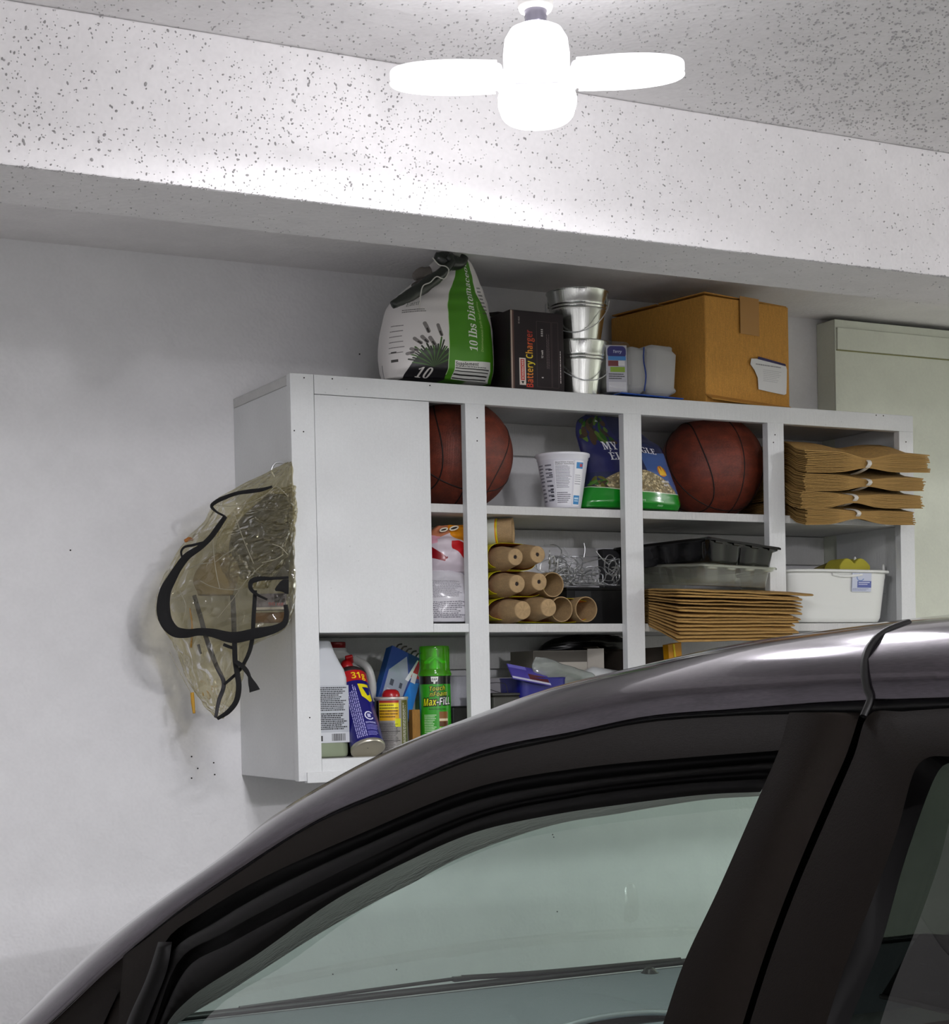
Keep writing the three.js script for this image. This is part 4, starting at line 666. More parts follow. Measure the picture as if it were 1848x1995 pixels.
  const dir = q.clone().sub(p), len = dir.length(), r = 0.026, orient = new THREE.Quaternion().setFromUnitVectors(V(0, 1, 0), dir.clone().normalize());
  const ro = lathe([[0.001, -0.004], [r - 0.003, -0.004], [r, 0], [r, len], [r + 0.0012, len + 0.0025], [r - 0.002, len + 0.002], [r - 0.003, len - 0.003], [0.001, len - 0.003]], 40); ro.applyQuaternion(orient); part('roll', ro, tubeBrown, t);
  const wr = lathe([[r + 0.0008, -0.05], [r + 0.0012, 0.0], [r + 0.001, 0.006]], 40); wr.applyQuaternion(orient); part('wrapper', wr, printed(rep(cardTex, 1, 1), 0.4), t);
}
// tangle of silver wire on a black crate, pale board behind
{
  const a = onZ(1112, 1144, -0.13), b = onZ(1206, 1215, -0.13), t = thing('black_crate', 'matt black plastic crate under the wire tangle at the right of the second bay', 'crate', [(a.x + b.x) / 2, S2, -0.19]);
  const w = b.x - a.x + 0.02, h = a.y - S2, blk = MAT({ color: 0x070708, roughness: 0.6 });
  part('base', boxAt(-w / 2, w / 2, 0, 0.004, -0.06, 0.06), blk, t);
  for (const z of [-0.058, 0.058]) part('end_wall', boxAt(-w / 2, w / 2, 0.004, h, z - 0.0015, z + 0.0015), blk, t);
  for (const x of [-w / 2 + 0.002, w / 2 - 0.002]) part('side_wall', boxAt(x - 0.0015, x + 0.0015, 0.004, h, -0.056, 0.056), blk, t);
  part('rim', [boxAt(-w / 2 - 0.003, w / 2 + 0.003, h - 0.006, h, 0.057, 0.063), boxAt(-w / 2 - 0.003, w / 2 + 0.003, h - 0.006, h, -0.063, -0.057), boxAt(-w / 2 - 0.003, -w / 2 + 0.003, h - 0.006, h, -0.06, 0.06), boxAt(w / 2 - 0.003, w / 2 + 0.003, h - 0.006, h, -0.06, 0.06)], blk, t);
  part('lid', boxAt(-w / 2 + 0.004, w / 2 - 0.004, h - 0.004, h - 0.001, -0.055, 0.055), blk, t);
  const l = onZ(1136, 1154, -0.128); part('label_plate', boxAt(l.x - t.position.x - 0.02, l.x - t.position.x + 0.02, h - 0.022, h - 0.008, 0.06, 0.0612), MAT({ color: 0x2c2e30, roughness: 0.4 }), t, 'grey label on the crate');
  const f0 = onZ(1030, 1120, -0.26), f1 = onZ(1186, 1068, -0.26), fb = thing('foam_board', 'white sheet of foam leaning behind the wire tangle', 'board', [(f0.x + f1.x) / 2, S2, -0.275]);
  const fg = rbox(f1.x - f0.x + 0.06, f1.y - S2, 0.014, 0.002); fg.rotateX(-0.05); part('foam', move(fg, 0, (f1.y - S2) / 2 + 0.0006, 0), MAT({ color: 0xf4f4f8, roughness: 0.9 }), fb);
  const d0 = onZ(1178, 1068, -0.23), d1 = onZ(1216, 1140, -0.23), db = thing('dark_box', 'dark box standing behind the wire tangle beside the middle upright', 'box', [(d0.x + d1.x) / 2 + 0.005, S2, -0.275]);
  part('carton', move(rbox(d1.x - d0.x + 0.02, d0.y - S2, 0.05, 0.002), 0.012, (d0.y - S2) / 2, 0), MAT({ color: 0x26272a, roughness: 0.6 }), db);
  // the wire
  const R = rng(77), c0 = onZ(1128, 1118, -0.18), wt = thing('wire_tangle', 'loose tangle of thin silver wire heaped on the black crate', 'wire', [c0.x, a.y, -0.18]);
  const bx = (px, py, z) => onZ(px, py, z);
  for (let s = 0; s < 40; s++) {
    const pts = []; let x = lerp(1075, 1200, R()), y = lerp(1098, 1136, R()), z = lerp(-0.2, -0.11, R()), an = R() * 6.3, dz = 0;
    const n = 7 + Math.floor(6 * R());
    for (let i = 0; i < n; i++) { const p = bx(x, y, z); p.y = Math.max(p.y, a.y + 0.002); pts.push(p); an += (R() - 0.35) * 2.4; x = clamp(x + Math.cos(an) * (10 + 18 * R()), s < 5 ? 1045 : 1070, 1206); y = clamp(y + Math.sin(an) * (7 + 10 * R()) - (i === 3 ? 8 * R() : 0), s % 7 === 0 ? 1062 : 1084, 1140); z = clamp(z + (R() - 0.5) * 0.04, -0.21, -0.1); }
    world('wire', tube(pts, 0.0009 + 0.0007 * R(), n * 8, 5), wireM, wt);
  }
  const loop = (cx, cy, r1, r2, z, w0 = 0.0011) => { const pts = Array.from({ length: 20 }, (_, i) => { const th = i / 20 * Math.PI * 2; return bx(cx + Math.cos(th) * r1, cy + Math.sin(th) * r2, z + 0.01 * Math.sin(th * 2)); }); world('wire', tube(pts, w0, 80, 6, true), wireM, wt); };
  loop(1188, 1100, 11, 19, -0.11); loop(1194, 1108, 9, 15, -0.11); loop(1150, 1122, 17, 12, -0.12, 0.001); loop(1122, 1126, 20, 9, -0.12, 0.001); loop(1108, 1118, 14, 12, -0.13, 0.001); loop(1166, 1120, 14, 16, -0.13, 0.001);
  for (const [l2, w0] of [[[[1137, 1086], [1139, 1070], [1137, 1058]], 0.0016], [[[1052, 1110], [1055, 1096], [1070, 1090], [1090, 1098], [1110, 1110]], 0.001], [[[1075, 1080], [1090, 1104], [1104, 1122]], 0.0008], [[[1160, 1074], [1174, 1090], [1186, 1100]], 0.0014], [[[1040, 1104], [1050, 1112], [1052, 1100]], 0.0008], [[[1098, 1066], [1110, 1082], [1128, 1092], [1150, 1096]], 0.0007]]) world('wire', tube(l2.map(([x, y]) => bx(x, y, -0.13)), w0, 30, 6), wireM, wt);
}
// plastic trays on a slumping stack of flat paper bags
{
  const quad = (A, B, C) => { const D = B.clone().add(C).sub(A); return (u, v, dy = 0, inset = 0) => { const p = A.clone().lerp(B, u).add(C.clone().sub(A).multiplyScalar(v)); const m = A.clone().add(D).multiplyScalar(0.5), k = m.clone().sub(p); k.y = 0; p.addScaledVector(k, inset); p.y += dy; return p; }; };
  const tray = (name, label, A, B, C, h, mat, cells, over) => {
    const q = quad(A, B, C), c = q(0.5, 0.5), t = thing(name, label, 'tray', [c.x, c.y - h, c.z], 0, over);
    const per = []; const NS = 26; for (const [a, b] of [[[0, 0], [1, 0]], [[1, 0], [1, 1]], [[1, 1], [0, 1]], [[0, 1], [0, 0]]]) for (let i = 0; i < NS; i++) per.push([lerp(a[0], b[0], i / NS), lerp(a[1], b[1], i / NS), i / NS]);
    const ringAt = (dy, ins, flute) => per.map(([u, v, k]) => q(u, v, dy, ins + flute * Math.pow(Math.abs(Math.sin(k * Math.PI * cells)), 0.35) * -0.05 + flute * 0.05));
    world('tray_wall', loft([ringAt(0.0, 0.03, 0), ringAt(-0.006, 0.03, 0), ringAt(-0.010, 0.05, 1), ringAt(-h * 0.6, 0.075, 1), ringAt(-h * 0.97, 0.1, 1), ringAt(-h, 0.12, 1)], true, false, true), mat, t);
    world('rim', loft([ringAt(-0.004, -0.012, 0), ringAt(0.0, -0.01, 0), ringAt(0.002, 0.005, 0), ringAt(0.0, 0.032, 0), ringAt(-0.003, 0.03, 0), ringAt(-0.004, -0.012, 0)], true), mat, t);
    for (let i = 1; i < cells; i++) { const u = i / cells; world('cell_rib', loft([[q(u, 0.04, -0.004), q(u, 0.96, -0.004)], [q(u, 0.06, -h * 0.85), q(u, 0.94, -h * 0.85)]]), mat, t); }
    for (let i = 0; i < cells; i++) { const p0 = q((i + 0.3) / cells, -0.005, -0.0065), p1 = q((i + 0.7) / cells, -0.005, -0.0065); world('rim_tab', tube([p0, p1], 0.0028, 6, 6), mat, t); }
  };
  tray('black_tray', 'black ribbed plastic seed tray lying on top of a clear tray', onZ(1380, 1047, 0.10), onZ(1519, 1068, 0.03), onZ(1196, 1069, -0.25), 0.048, PHY({ color: 0x09090b, roughness: 0.14, specularIntensity: 0.8 }), 4);
  tray('clear_tray', 'clear ribbed plastic seed tray between the black tray and the paper bags', onZ(1368, 1099, 0.10), onZ(1511, 1107, 0.03), onZ(1222, 1102, -0.25), 0.042, PHY({ color: 0xf4f6ee, transmission: 0.88, thickness: 0, roughness: 0.06, ior: 1.45 }), 4);
  const R = rng(53), K = 15, ORD = ['first', 'second', 'third', 'fourth', 'fifth', 'sixth', 'seventh', 'eighth', 'ninth', 'tenth'];
  for (let k = 0; k < K; k++) {
    const f = k / (K - 1), jit = () => (R() - 0.5) * 2;
    const N = onZ(1322 + 5 * jit() + (k === 0 ? 4 : 0), lerp(1249, 1148, f) + 1.6 * jit(), 0.135), Rr = onZ(lerp(1545, 1562, f) + 9 * jit() + (k === K - 1 ? 14 : 0), lerp(1244, 1158, f) + 1.6 * jit(), 0.04), bk = S2 + 0.0045 + k * 0.0048;
    const poly = [[N.x, N.z], [lerp(N.x, Rr.x, 0.55), lerp(N.z, Rr.z, 0.55) + 0.004 * R()], [Rr.x, Rr.z], [Math.min(Rr.x - 0.012, 1.166), 0.0045], [1.107, 0.0042], [1.103, -0.02], [1.098, -0.2], [0.875, -0.2], [0.81, -0.03], [0.79, 0.006]];
    const t = thing('paper_bag', k === 0 ? 'lowest flat brown paper bag, drooping over the shelf edge' : k === K - 1 ? 'topmost flat brown paper bag, right under the clear tray' : k < 5 ? ORD[k] + ' flat brown paper bag from the bottom of the slumping stack' : k > K - 6 ? ORD[K - 1 - k] + ' flat brown paper bag down from the clear tray' : ORD[k] + ' flat brown paper bag from the bottom of the slumping stack', 'paper bag', [N.x, N.y, N.z], 0, 'slumping stack of flat brown paper bags');
    const s = new THREE.Shape(poly.map(([x, z]) => new THREE.Vector2(x, -z))), tri = new THREE.ShapeGeometry(s);
    // height over the plan: the front corner and right end hang lower than the back
    const yAt = (x, z) => { const u = clamp((x - N.x) / (Rr.x - N.x), 0, 1), v = clamp((z + 0.03) / (lerp(N.z, Rr.z, u) + 0.03), 0, 1); return lerp(bk, lerp(N.y, Rr.y, u), v) + 0.0034 * fbm(x * 9, z * 9, k * 1.7); };
    const th = 0.003 + 0.0022 * R(), rowsT = [], M = 30;
    const cen = V(0, 0, 0); const ringP = []; poly.forEach(([x, z], i) => { const [x2, z2] = poly[(i + 1) % poly.length]; for (let q = 0; q < 8; q++) { const u = q / 8; ringP.push([lerp(x, x2, u), lerp(z, z2, u)]); } });
    const cx = ringP.reduce((a2, p) => a2 + p[0], 0) / ringP.length, cz = ringP.reduce((a2, p) => a2 + p[1], 0) / ringP.length;
    const ringAt = (sc, dy) => ringP.map(([x, z]) => { const X = lerp(cx, x, sc), Z = lerp(cz, z, sc); return V(X, yAt(X, Z) + dy, Z); });
    const g = loft([ringAt(0.3, -th / 2), ringAt(0.7, -th / 2), ringAt(0.985, -th / 2), ringAt(1, 0), ringAt(0.985, th / 2), ringAt(0.7, th / 2), ringAt(0.3, th / 2)], true, true, true);
    world('folded_paper', g, kraft[k % 4], t);
  }
}
// white basin with a sponge in it
{
  const t = thing('white_basin', 'white plastic washing-up basin with a blue sticker in the last bay', 'basin', [1.319, S2, -0.115]);
  const hB = onZ(1640, 1110, 0).y - S2, ring = (hx, hz, y, e = 0.42) => Array.from({ length: 64 }, (_, i) => { const a = i / 64 * Math.PI * 2, c = Math.cos(a), s = Math.sin(a); return V(Math.sign(c) * Math.pow(Math.abs(c), e) * hx, y, Math.sign(s) * Math.pow(Math.abs(s), e) * hz); });
  const white = plastic(0xe6e8e4, 0.32), hx = 0.152, hz = 0.114;
  const bot = [[0.84, 0.001], [0.88, 0.003], [0.91, 0.012]].map(([k, y]) => ring(hx * k, hz * k, y));
  part('tub', loft([...bot, ring(hx * 0.985, hz * 0.985, hB - 0.012), ring(hx * 0.99, hz * 0.99, hB - 0.004), ring(hx * 0.97, hz * 0.97, hB - 0.004), ring(hx * 0.9, hz * 0.9, 0.012), ring(hx * 0.87, hz * 0.87, 0.005)], true, true, true), white, t);
  part('rim', loft([ring(hx * 0.985, hz * 0.985, hB - 0.005), ring(hx * 1.03, hz * 1.04, hB - 0.006), ring(hx * 1.045, hz * 1.05, hB - 0.002), ring(hx * 1.03, hz * 1.035, hB + 0.001), ring(hx * 0.97, hz * 0.97, hB + 0.001), ring(hx * 0.965, hz * 0.965, hB - 0.006)], true), white, t);
  part('grip', tube([V(-0.035, hB - 0.010, hz * 0.985), V(-0.01, hB - 0.0135, hz * 1.0), V(0.02, hB - 0.0135, hz * 1.0), V(0.05, hB - 0.010, hz * 0.985)], 0.0035, 30, 8), white, t);
  const lt = canvas(256, 256, (c) => { c.fillStyle = '#c9cfe0'; c.fillRect(0, 0, 256, 256); c.strokeStyle = '#7a92c4'; c.lineWidth = 14; c.beginPath(); c.arc(110, 60, 46, 0.4, 4.6); c.stroke(); c.fillStyle = '#5a66a8'; c.fillRect(70, 110, 186, 90); c.fillStyle = '#cfd4ea'; c.fillRect(86, 124, 150, 12); c.fillRect(86, 150, 120, 10); lines(c, 10, 212, 230, 36, 2, '#7078a0', 3); });
  const l0 = onZ(1658, 1116, -0.003), l1 = onZ(1696, 1153, -0.003), [g, m] = sheet(l1.x - l0.x, l0.y - l1.y, lt); g.rotateX(0.075); world('sticker', move(g, (l0.x + l1.x) / 2, (l0.y + l1.y) / 2, -0.0015), m, t, 'blue and grey printed sticker');
  // yellow foam, its two humps above the rim
  const a = onZ(1608, 1106, -0.1), b = onZ(1664, 1106, -0.1), top = onZ(1625, 1088, -0.1).y, w = b.x - a.x, sp = thing('yellow_sponge', 'yellow foam sponge with two humps sticking out of the white basin', 'sponge', [a.x, a.y - 0.05, -0.1]);
  const s = new THREE.Shape(); s.moveTo(0, -0.03); s.lineTo(0, 0.05); s.quadraticCurveTo(w * 0.2, top - a.y + 0.058, w * 0.45, 0.055); s.lineTo(w * 0.52, 0.056); s.quadraticCurveTo(w * 0.68, top - a.y + 0.058, w, 0.051); s.lineTo(w, -0.03); s.closePath();
  const foam = grain(128, 128, (x, y) => 255 * n4(x * 4, y * 4)); part('foam', new THREE.ExtrudeGeometry(s, { depth: 0.05, bevelEnabled: true, bevelSize: 0.002, bevelThickness: 0.003, bevelSegments: 2 }), MAT({ color: 0xb9b03c, roughness: 0.95, bumpMap: foam, bumpScale: 0.002 }), sp);
  const o = onZ(1600, 1104, -0.12), gl = thing('green_cloth', 'dull green folded cloth left of the yellow sponge in the basin', 'cloth', [o.x, o.y, -0.12]);
  const cg = new RoundedBoxGeometry(0.05, 0.05, 0.02, 6, 0.008); { const q = cg.attributes.position; for (let i = 0; i < q.count; i++) q.setY(i, q.getY(i) + (q.getX(i)) * 0.35 + 0.003 * fbm(q.getX(i) * 60, q.getZ(i) * 60, 1)); cg.computeVertexNormals(); } part('cloth', move(cg, 0.0, -0.022, 0), MAT({ color: 0x6c632c, roughness: 0.95 }), gl);
  for (const [px, py, hh, n] of [[1665, 1100, 0.026, 'left'], [1720, 1104, 0.014, 'right']]) { const p = onZ(px, py, -0.06), u = thing('white_clip', n + ' of the two white plastic clips on the basin rim behind the sticker', 'clip', [p.x, p.y - 0.008, -0.06], 0, 'clips in the basin'); part('clip', lathe([[0.001, -0.02], [0.0035, -0.02], [0.004, hh * 0.5], [0.003, hh * 0.85], [0.001, hh]], 16), white, u); }
}
// ================================================================ lower shelf
{
  const put = (px, py, z) => { const p = onZ(px, py, z); return V(p.x, S3 + 0.0006, z); };
  // milky bottle with green cleaner left in it
  {
    const a = onZ(601, 1400, -0.07), b = onZ(673, 1400, -0.07), p = V((a.x + b.x) / 2, S3 + 0.0006, -0.08), w = (b.x - a.x) / 2, H = onZ(640, 1249, -0.07).y - S3;
    const t = thing('cleaner_bottle', 'tall milky plastic bottle of green liquid, leftmost on the lower shelf', 'bottle', p.toArray());
    const ring = (k, y, dx = 0, e = 0.5) => Array.from({ length: 48 }, (_, i) => { const th = i / 48 * Math.PI * 2, c = Math.cos(th), s = Math.sin(th); return V(dx + Math.sign(c) * Math.pow(Math.abs(c), e) * w * k, y, Math.sign(s) * Math.pow(Math.abs(s), e) * w * 0.9 * k); });
    const milky = PHY({ color: 0xdde1e6, roughness: 0.42, transmission: 0.2, thickness: 0, clearcoat: 0.2 }), liquid = PHY({ color: 0x8f9a80, roughness: 0.25, clearcoat: 0.4 });
    part('liquid', loft([ring(0.9, 0), ring(0.98, 0.004), ring(1, 0.01), ring(1, 0.04)], true, true), liquid, t, 'green liquid showing through the bottle base');
    part('bottle', loft([ring(1, 0.04), ring(1, H * 0.62), ring(0.99, H * 0.68), ring(0.93, H * 0.75, -w * 0.05), ring(0.78, H * 0.82, -w * 0.1, 0.6), ring(0.62, H * 0.9, -w * 0.12, 0.8), ring(0.5, H * 0.97, -w * 0.12, 1), ring(0.46, H * 0.99, -w * 0.12, 1), ring(0.38, H, -w * 0.12, 1)], true, false, true), milky, t);
    const tex = canvas(400, 640, (c) => { c.fillStyle = '#bcc0c6'; c.fillRect(0, 0, 400, 640); lines(c, 30, 20, 350, 270, 13, '#2c2e33', 4, 1.15); lines(c, 30, 310, 350, 190, 9, '#26282c', 6, 1.3); c.fillStyle = '#d3d6da'; c.fillRect(0, 525, 400, 115); bars(c, 190, 540, 160, 80, 5); c.fillStyle = '#333'; c.fillRect(40, 560, 40, 60); });
    const y1 = onZ(640, 1336, -0.07).y - S3, y0 = onZ(640, 1447, -0.07).y - S3, [g, m] = sheet(w * 1.8, y1 - y0, tex); part('back_label', move(g, 0.0, (y0 + y1) / 2, w * 0.9 + 0.0008), m, t);
  }
  // white jug with a red cap
  {
    const p = put(668, 1440, -0.2), H = onZ(660, 1265, -0.2).y - S3, t = thing('white_jug', 'white plastic jug with a red screw cap behind the leaning blue spray can', 'jug', p.toArray());
    const w = 0.052, ring = (k, y, dx = 0) => Array.from({ length: 40 }, (_, i) => { const th = i / 40 * Math.PI * 2, c = Math.cos(th), s = Math.sin(th); return V(dx + Math.sign(c) * Math.pow(Math.abs(c), 0.55) * w * k, y, Math.sign(s) * Math.pow(Math.abs(s), 0.55) * w * 0.9 * k); });
    part('jug', loft([ring(0.95, 0), ring(1, 0.006), ring(1, H * 0.6), ring(0.97, H * 0.72), ring(0.85, H * 0.82, -0.004), ring(0.6, H * 0.92, -0.01), ring(0.42, H * 0.97, -0.013), ring(0.4, H + 0.002, -0.013)], true, true, true), plastic(0xb6b7b4, 0.35), t);
    part('handle', tube([V(0.016, H * 0.9, 0.03), V(0.034, H * 0.82, 0.052), V(0.043, H * 0.66, 0.056), V(0.043, H * 0.5, 0.05)], 0.008, 30, 10), plastic(0xc2c3c0, 0.35), t);
    part('cap', move(lathe([[0.001, 0.012], [0.0185, 0.012], [0.0195, 0.01], [0.0195, 0.0], [0.001, 0.0]], 40), -0.011, H + 0.002, 0), plastic(0x8c1013, 0.4), t, 'red screw cap');
  }
  // leaning can of spray oil
  {
    const B = onZ(717, 1461, -0.03), Tp = onZ(679, 1313, -0.125), dir = Tp.clone().sub(B), L = dir.length(), r = 0.0335;
    const t = thing('spray_can', 'dark blue spray can with a red band, leaning back, its base showing', 'spray can', B.toArray());
    const q = new THREE.Quaternion().setFromUnitVectors(V(0, 1, 0), dir.clone().normalize()), spin = new THREE.Quaternion().setFromAxisAngle(V(0, 1, 0), Math.PI + facing(B)); q.multiply(spin);
    const turn = (g) => { g.applyQuaternion(q); return g; };
    const tex = canvas(1024, 768, (c) => { c.fillStyle = '#14106c'; c.fillRect(0, 0, 1024, 768); c.fillStyle = '#b8141c'; c.fillRect(0, 0, 1024, 118); c.fillStyle = '#f2d21c'; c.font = 'bold 96px sans-serif'; c.fillText('31g', 520, 94); c.fillStyle = '#e6d816'; c.beginPath(); c.moveTo(560, 160); c.lineTo(680, 160); c.lineTo(700, 330); c.lineTo(650, 360); c.lineTo(575, 300); c.fill(); c.fillStyle = '#14106c'; c.beginPath(); c.moveTo(600, 200); c.lineTo(690, 190); c.lineTo(680, 270); c.lineTo(640, 290); c.fill();
      c.save(); c.translate(432, 740); c.rotate(-Math.PI / 2); lines(c, 0, 0, 590, 110, 6, '#b9b6e4', 9, 1); c.restore(); c.strokeStyle = '#e4e4f0'; c.lineWidth = 12; c.beginPath(); c.arc(600, 520, 42, 0.5, 5.6); c.stroke(); c.fillStyle = '#c7c7e6'; c.fillRect(580, 500, 34, 40); c.font = 'bold 26px sans-serif'; c.fillText('EXTREME', 545, 606); lines(c, 545, 622, 130, 60, 4, '#9a98d8', 4); lines(c, 545, 694, 110, 50, 3, '#9a98d8', 5); });
    part('can', turn(lathe([[r, 0.008], [r, L - 0.012]], 64)), printed(tex, 0.3, { clearcoat: 0.4, clearcoatRoughness: 0.1 }), t);
    part('base', turn(lathe([[0.001, 0.004], [r * 0.5, 0.0025], [r * 0.86, 0.001], [r * 0.93, -0.001], [r * 1.02, 0.0], [r * 1.03, 0.004], [r, 0.008]], 64)), MAT({ color: 0xc9c4b4, metalness: 0.9, roughness: 0.35 }), t);
    part('shoulder', turn(lathe([[r, L - 0.012], [r * 1.02, L - 0.009], [r * 0.98, L - 0.005], [r * 0.7, L + 0.004], [0.001, L + 0.008]], 48)), MAT({ color: 0x3a3030, metalness: 0.4, roughness: 0.4 }), t);
    part('red_nozzle', turn(lathe([[0.001, L + 0.03], [0.009, L + 0.029], [0.0125, L + 0.022], [0.0125, L + 0.004], [0.001, L + 0.004]], 32)), plastic(0xb01218, 0.35), t, 'red plastic nozzle');
    part('nozzle_tip', turn(move(rbox(0.016, 0.008, 0.026, 0.003), -0.008, L + 0.03, -0.004)), plastic(0xb01218, 0.35), t);
  }
  // small dark bottle behind
  { const p = put(688, 1458, -0.13), t = thing('dark_bottle', 'small dark bottle with a pale label behind the leaning blue spray can', 'bottle', p.toArray(), Math.PI + facing(p)); const tx = canvas(256, 128, (c) => { c.fillStyle = '#17151c'; c.fillRect(0, 0, 256, 128); c.fillStyle = '#c3c7cc'; c.fillRect(100, 10, 56, 60); }); part('bottle', lathe([[0.001, 0], [0.02, 0], [0.022, 0.003], [0.022, 0.075], [0.018, 0.085], [0.009, 0.092], [0.009, 0.104], [0.001, 0.104]], 32), printed(tx, 0.3), t); }
  // leaning blue and white carton
  {
    const A = onZ(764, 1393, -0.13), Tq = onZ(791, 1274, -0.17), d = Tq.clone().sub(A), ang = Math.atan2(-d.x, d.y), H = d.length();
    const t = thing('blue_carton', 'blue and white carton with a red corner, leaning behind the small tin', 'box', A.toArray());
    const q = new THREE.Quaternion().setFromEuler(new THREE.Euler(-0.2, 0.1, ang)), turn = (g) => { g.applyQuaternion(q); return g; }, w = 0.082;
    part('carton', turn(move(rbox(w, H, 0.026, 0.0015), 0, H / 2, -0.013)), card(0x1d57a0, 0.5), t);
    const tex = canvas(256, 512, (c) => { c.fillStyle = '#24428a'; c.fillRect(0, 0, 256, 512); c.fillStyle = '#9aa2b0'; c.beginPath(); c.moveTo(120, 30); c.lineTo(20, 190); c.lineTo(20, 512); c.lineTo(150, 512); c.lineTo(176, 200); c.fill(); c.fillStyle = '#1c82d8'; c.beginPath(); c.moveTo(256, 190); c.lineTo(190, 215); c.lineTo(150, 512); c.lineTo(256, 512); c.fill(); c.fillStyle = '#e6e6ea'; c.beginPath(); c.moveTo(200, 20); c.lineTo(150, 210); c.lineTo(176, 214); c.lineTo(230, 30); c.fill(); c.fillStyle = '#b81a20'; c.beginPath(); c.moveTo(210, 20); c.lineTo(256, 20); c.lineTo(256, 160); c.lineTo(184, 170); c.fill(); c.fillStyle = '#dfe0e4'; c.fillRect(190, 130, 36, 80); c.fillStyle = '#4a505c'; c.fillRect(50, 250, 26, 50); c.fillRect(120, 250, 20, 44); lines(c, 40, 330, 100, 150, 7, '#c9ccd4', 3); });
    const [g, m] = sheet(w - 0.001, H - 0.002, tex); part('print', turn(move(g, 0, H / 2, 0.0002)), m, t);
    for (let i = 0; i < 5; i++) part('hook', turn(tube([V(-0.026 + 0.012 * i, H, -0.012), V(-0.022 + 0.012 * i, H + 0.012, -0.012), V(-0.015 + 0.012 * i, H + 0.017, -0.012)], 0.0018, 12, 6)), card(0x4a4640, 0.6), t);
  }
  // small tin with a red cap
  {
    const p = put(763, 1440, -0.075), k = FOCAL / p.distanceTo(EYE), r = 32 / k, H = onZ(763, 1358, -0.075).y - S3, t = thing('small_tin', 'small tin with a yellow label and red cap before the blue carton', 'tin', p.toArray(), Math.PI + facing(p));
    const tex = canvas(1024, 512, (c) => { c.fillStyle = '#8d8a86'; c.fillRect(0, 0, 1024, 512); c.fillStyle = '#d8a414'; c.fillRect(380, 0, 210, 200); c.fillStyle = '#a02a22'; c.fillRect(380, 0, 210, 26); c.fillStyle = '#e8d81c'; c.fillRect(380, 34, 210, 60); c.fillStyle = '#cfd016'; c.fillRect(548, 180, 60, 80); lines(c, 385, 44, 200, 140, 5, 'rgba(70,40,10,0.8)', 8); lines(c, 380, 220, 200, 270, 24, 'rgba(40,38,36,0.75)', 9, 1.1); c.fillStyle = '#222'; c.fillRect(380, 300, 220, 6); c.fillRect(380, 390, 220, 6); c.fillStyle = '#5a5a20'; c.fillRect(620, 0, 90, 512); c.save(); c.translate(640, 500); c.rotate(-Math.PI / 2); lines(c, 0, 0, 480, 50, 3, '#c8c8c0', 4, 1); c.restore(); c.fillStyle = '#1c1614'; c.fillRect(330, 0, 44, 512); });
    part('tin', lathe([[r, 0.004], [r, H - 0.006]], 48), printed(tex, 0.35, { metalness: 0.2 }), t);
    part('rims', lathe([[0.001, 0.002], [r * 0.9, 0.002], [r * 1.03, 0], [r * 1.04, 0.003], [r, 0.005]], 48), tin, t);
    part('top', lathe([[r, H - 0.007], [r * 1.05, H - 0.004], [r * 1.05, H - 0.001], [r * 0.98, H], [r * 0.9, H - 0.003], [0.001, H - 0.003]], 48), MAT({ color: 0xcfcac2, metalness: 0.6, roughness: 0.4 }), t);
    part('cap', lathe([[r * 0.55, H - 0.003], [r * 0.55, H + 0.004], [r * 0.46, H + 0.011], [r * 0.3, H + 0.0145], [0.001, H + 0.015]], 40), plastic(0xa8121a, 0.3), t, 'round red cap');
  }
  // wooden dowel, white disc, dark block, white carton
  { const p = put(808, 1440, -0.09), H = onZ(808, 1383, -0.09).y - S3, t = thing('wood_block', 'short pale wooden stick standing between the small tin and green can', 'wood block', p.toArray()); part('stick', move(rbox(0.018, H, 0.018, 0.002), 0, H / 2, 0), MAT({ map: kraftTex, color: 0xd9c7a8, roughness: 0.8 }), t); }
  { const p = put(786, 1452, -0.05), t = thing('white_saucer', 'white plastic saucer lying in front of the small tin', 'saucer', p.toArray()); part('dish', lathe([[0.001, 0.004], [0.03, 0.004], [0.033, 0.007], [0.036, 0.007], [0.0375, 0.004], [0.037, 0], [0.001, 0]], 40), plastic(0xd8dadb, 0.4), t); }
  { const p = put(897, 1420, -0.15), H = onZ(897, 1376, -0.15).y - S3, t = thing('black_case', 'flat black case lying behind the green foam can', 'case', p.toArray()); part('case', move(rbox(0.09, H, 0.1, 0.006, 3), 0, H / 2, 0), plastic(0x0b0b0c, 0.5), t); part('latch', boxAt(-0.012, 0.012, H * 0.5, H * 0.75, 0.05, 0.053), plastic(0x1c1c1e, 0.4), t); }
  { const p = put(897, 1420, -0.24), H = onZ(897, 1318, -0.24).y - S3, t = thing('white_carton', 'plain white carton standing behind the green foam can', 'box', p.toArray()); part('carton', move(rbox(0.13, H, 0.06, 0.002), -0.01, H / 2, 0), card(0xc9c9d2), t); part('lid_flap', move(rbox(0.126, 0.0016, 0.056, 0.0006), -0.01, H + 0.001, 0), card(0xd2d2da), t); }
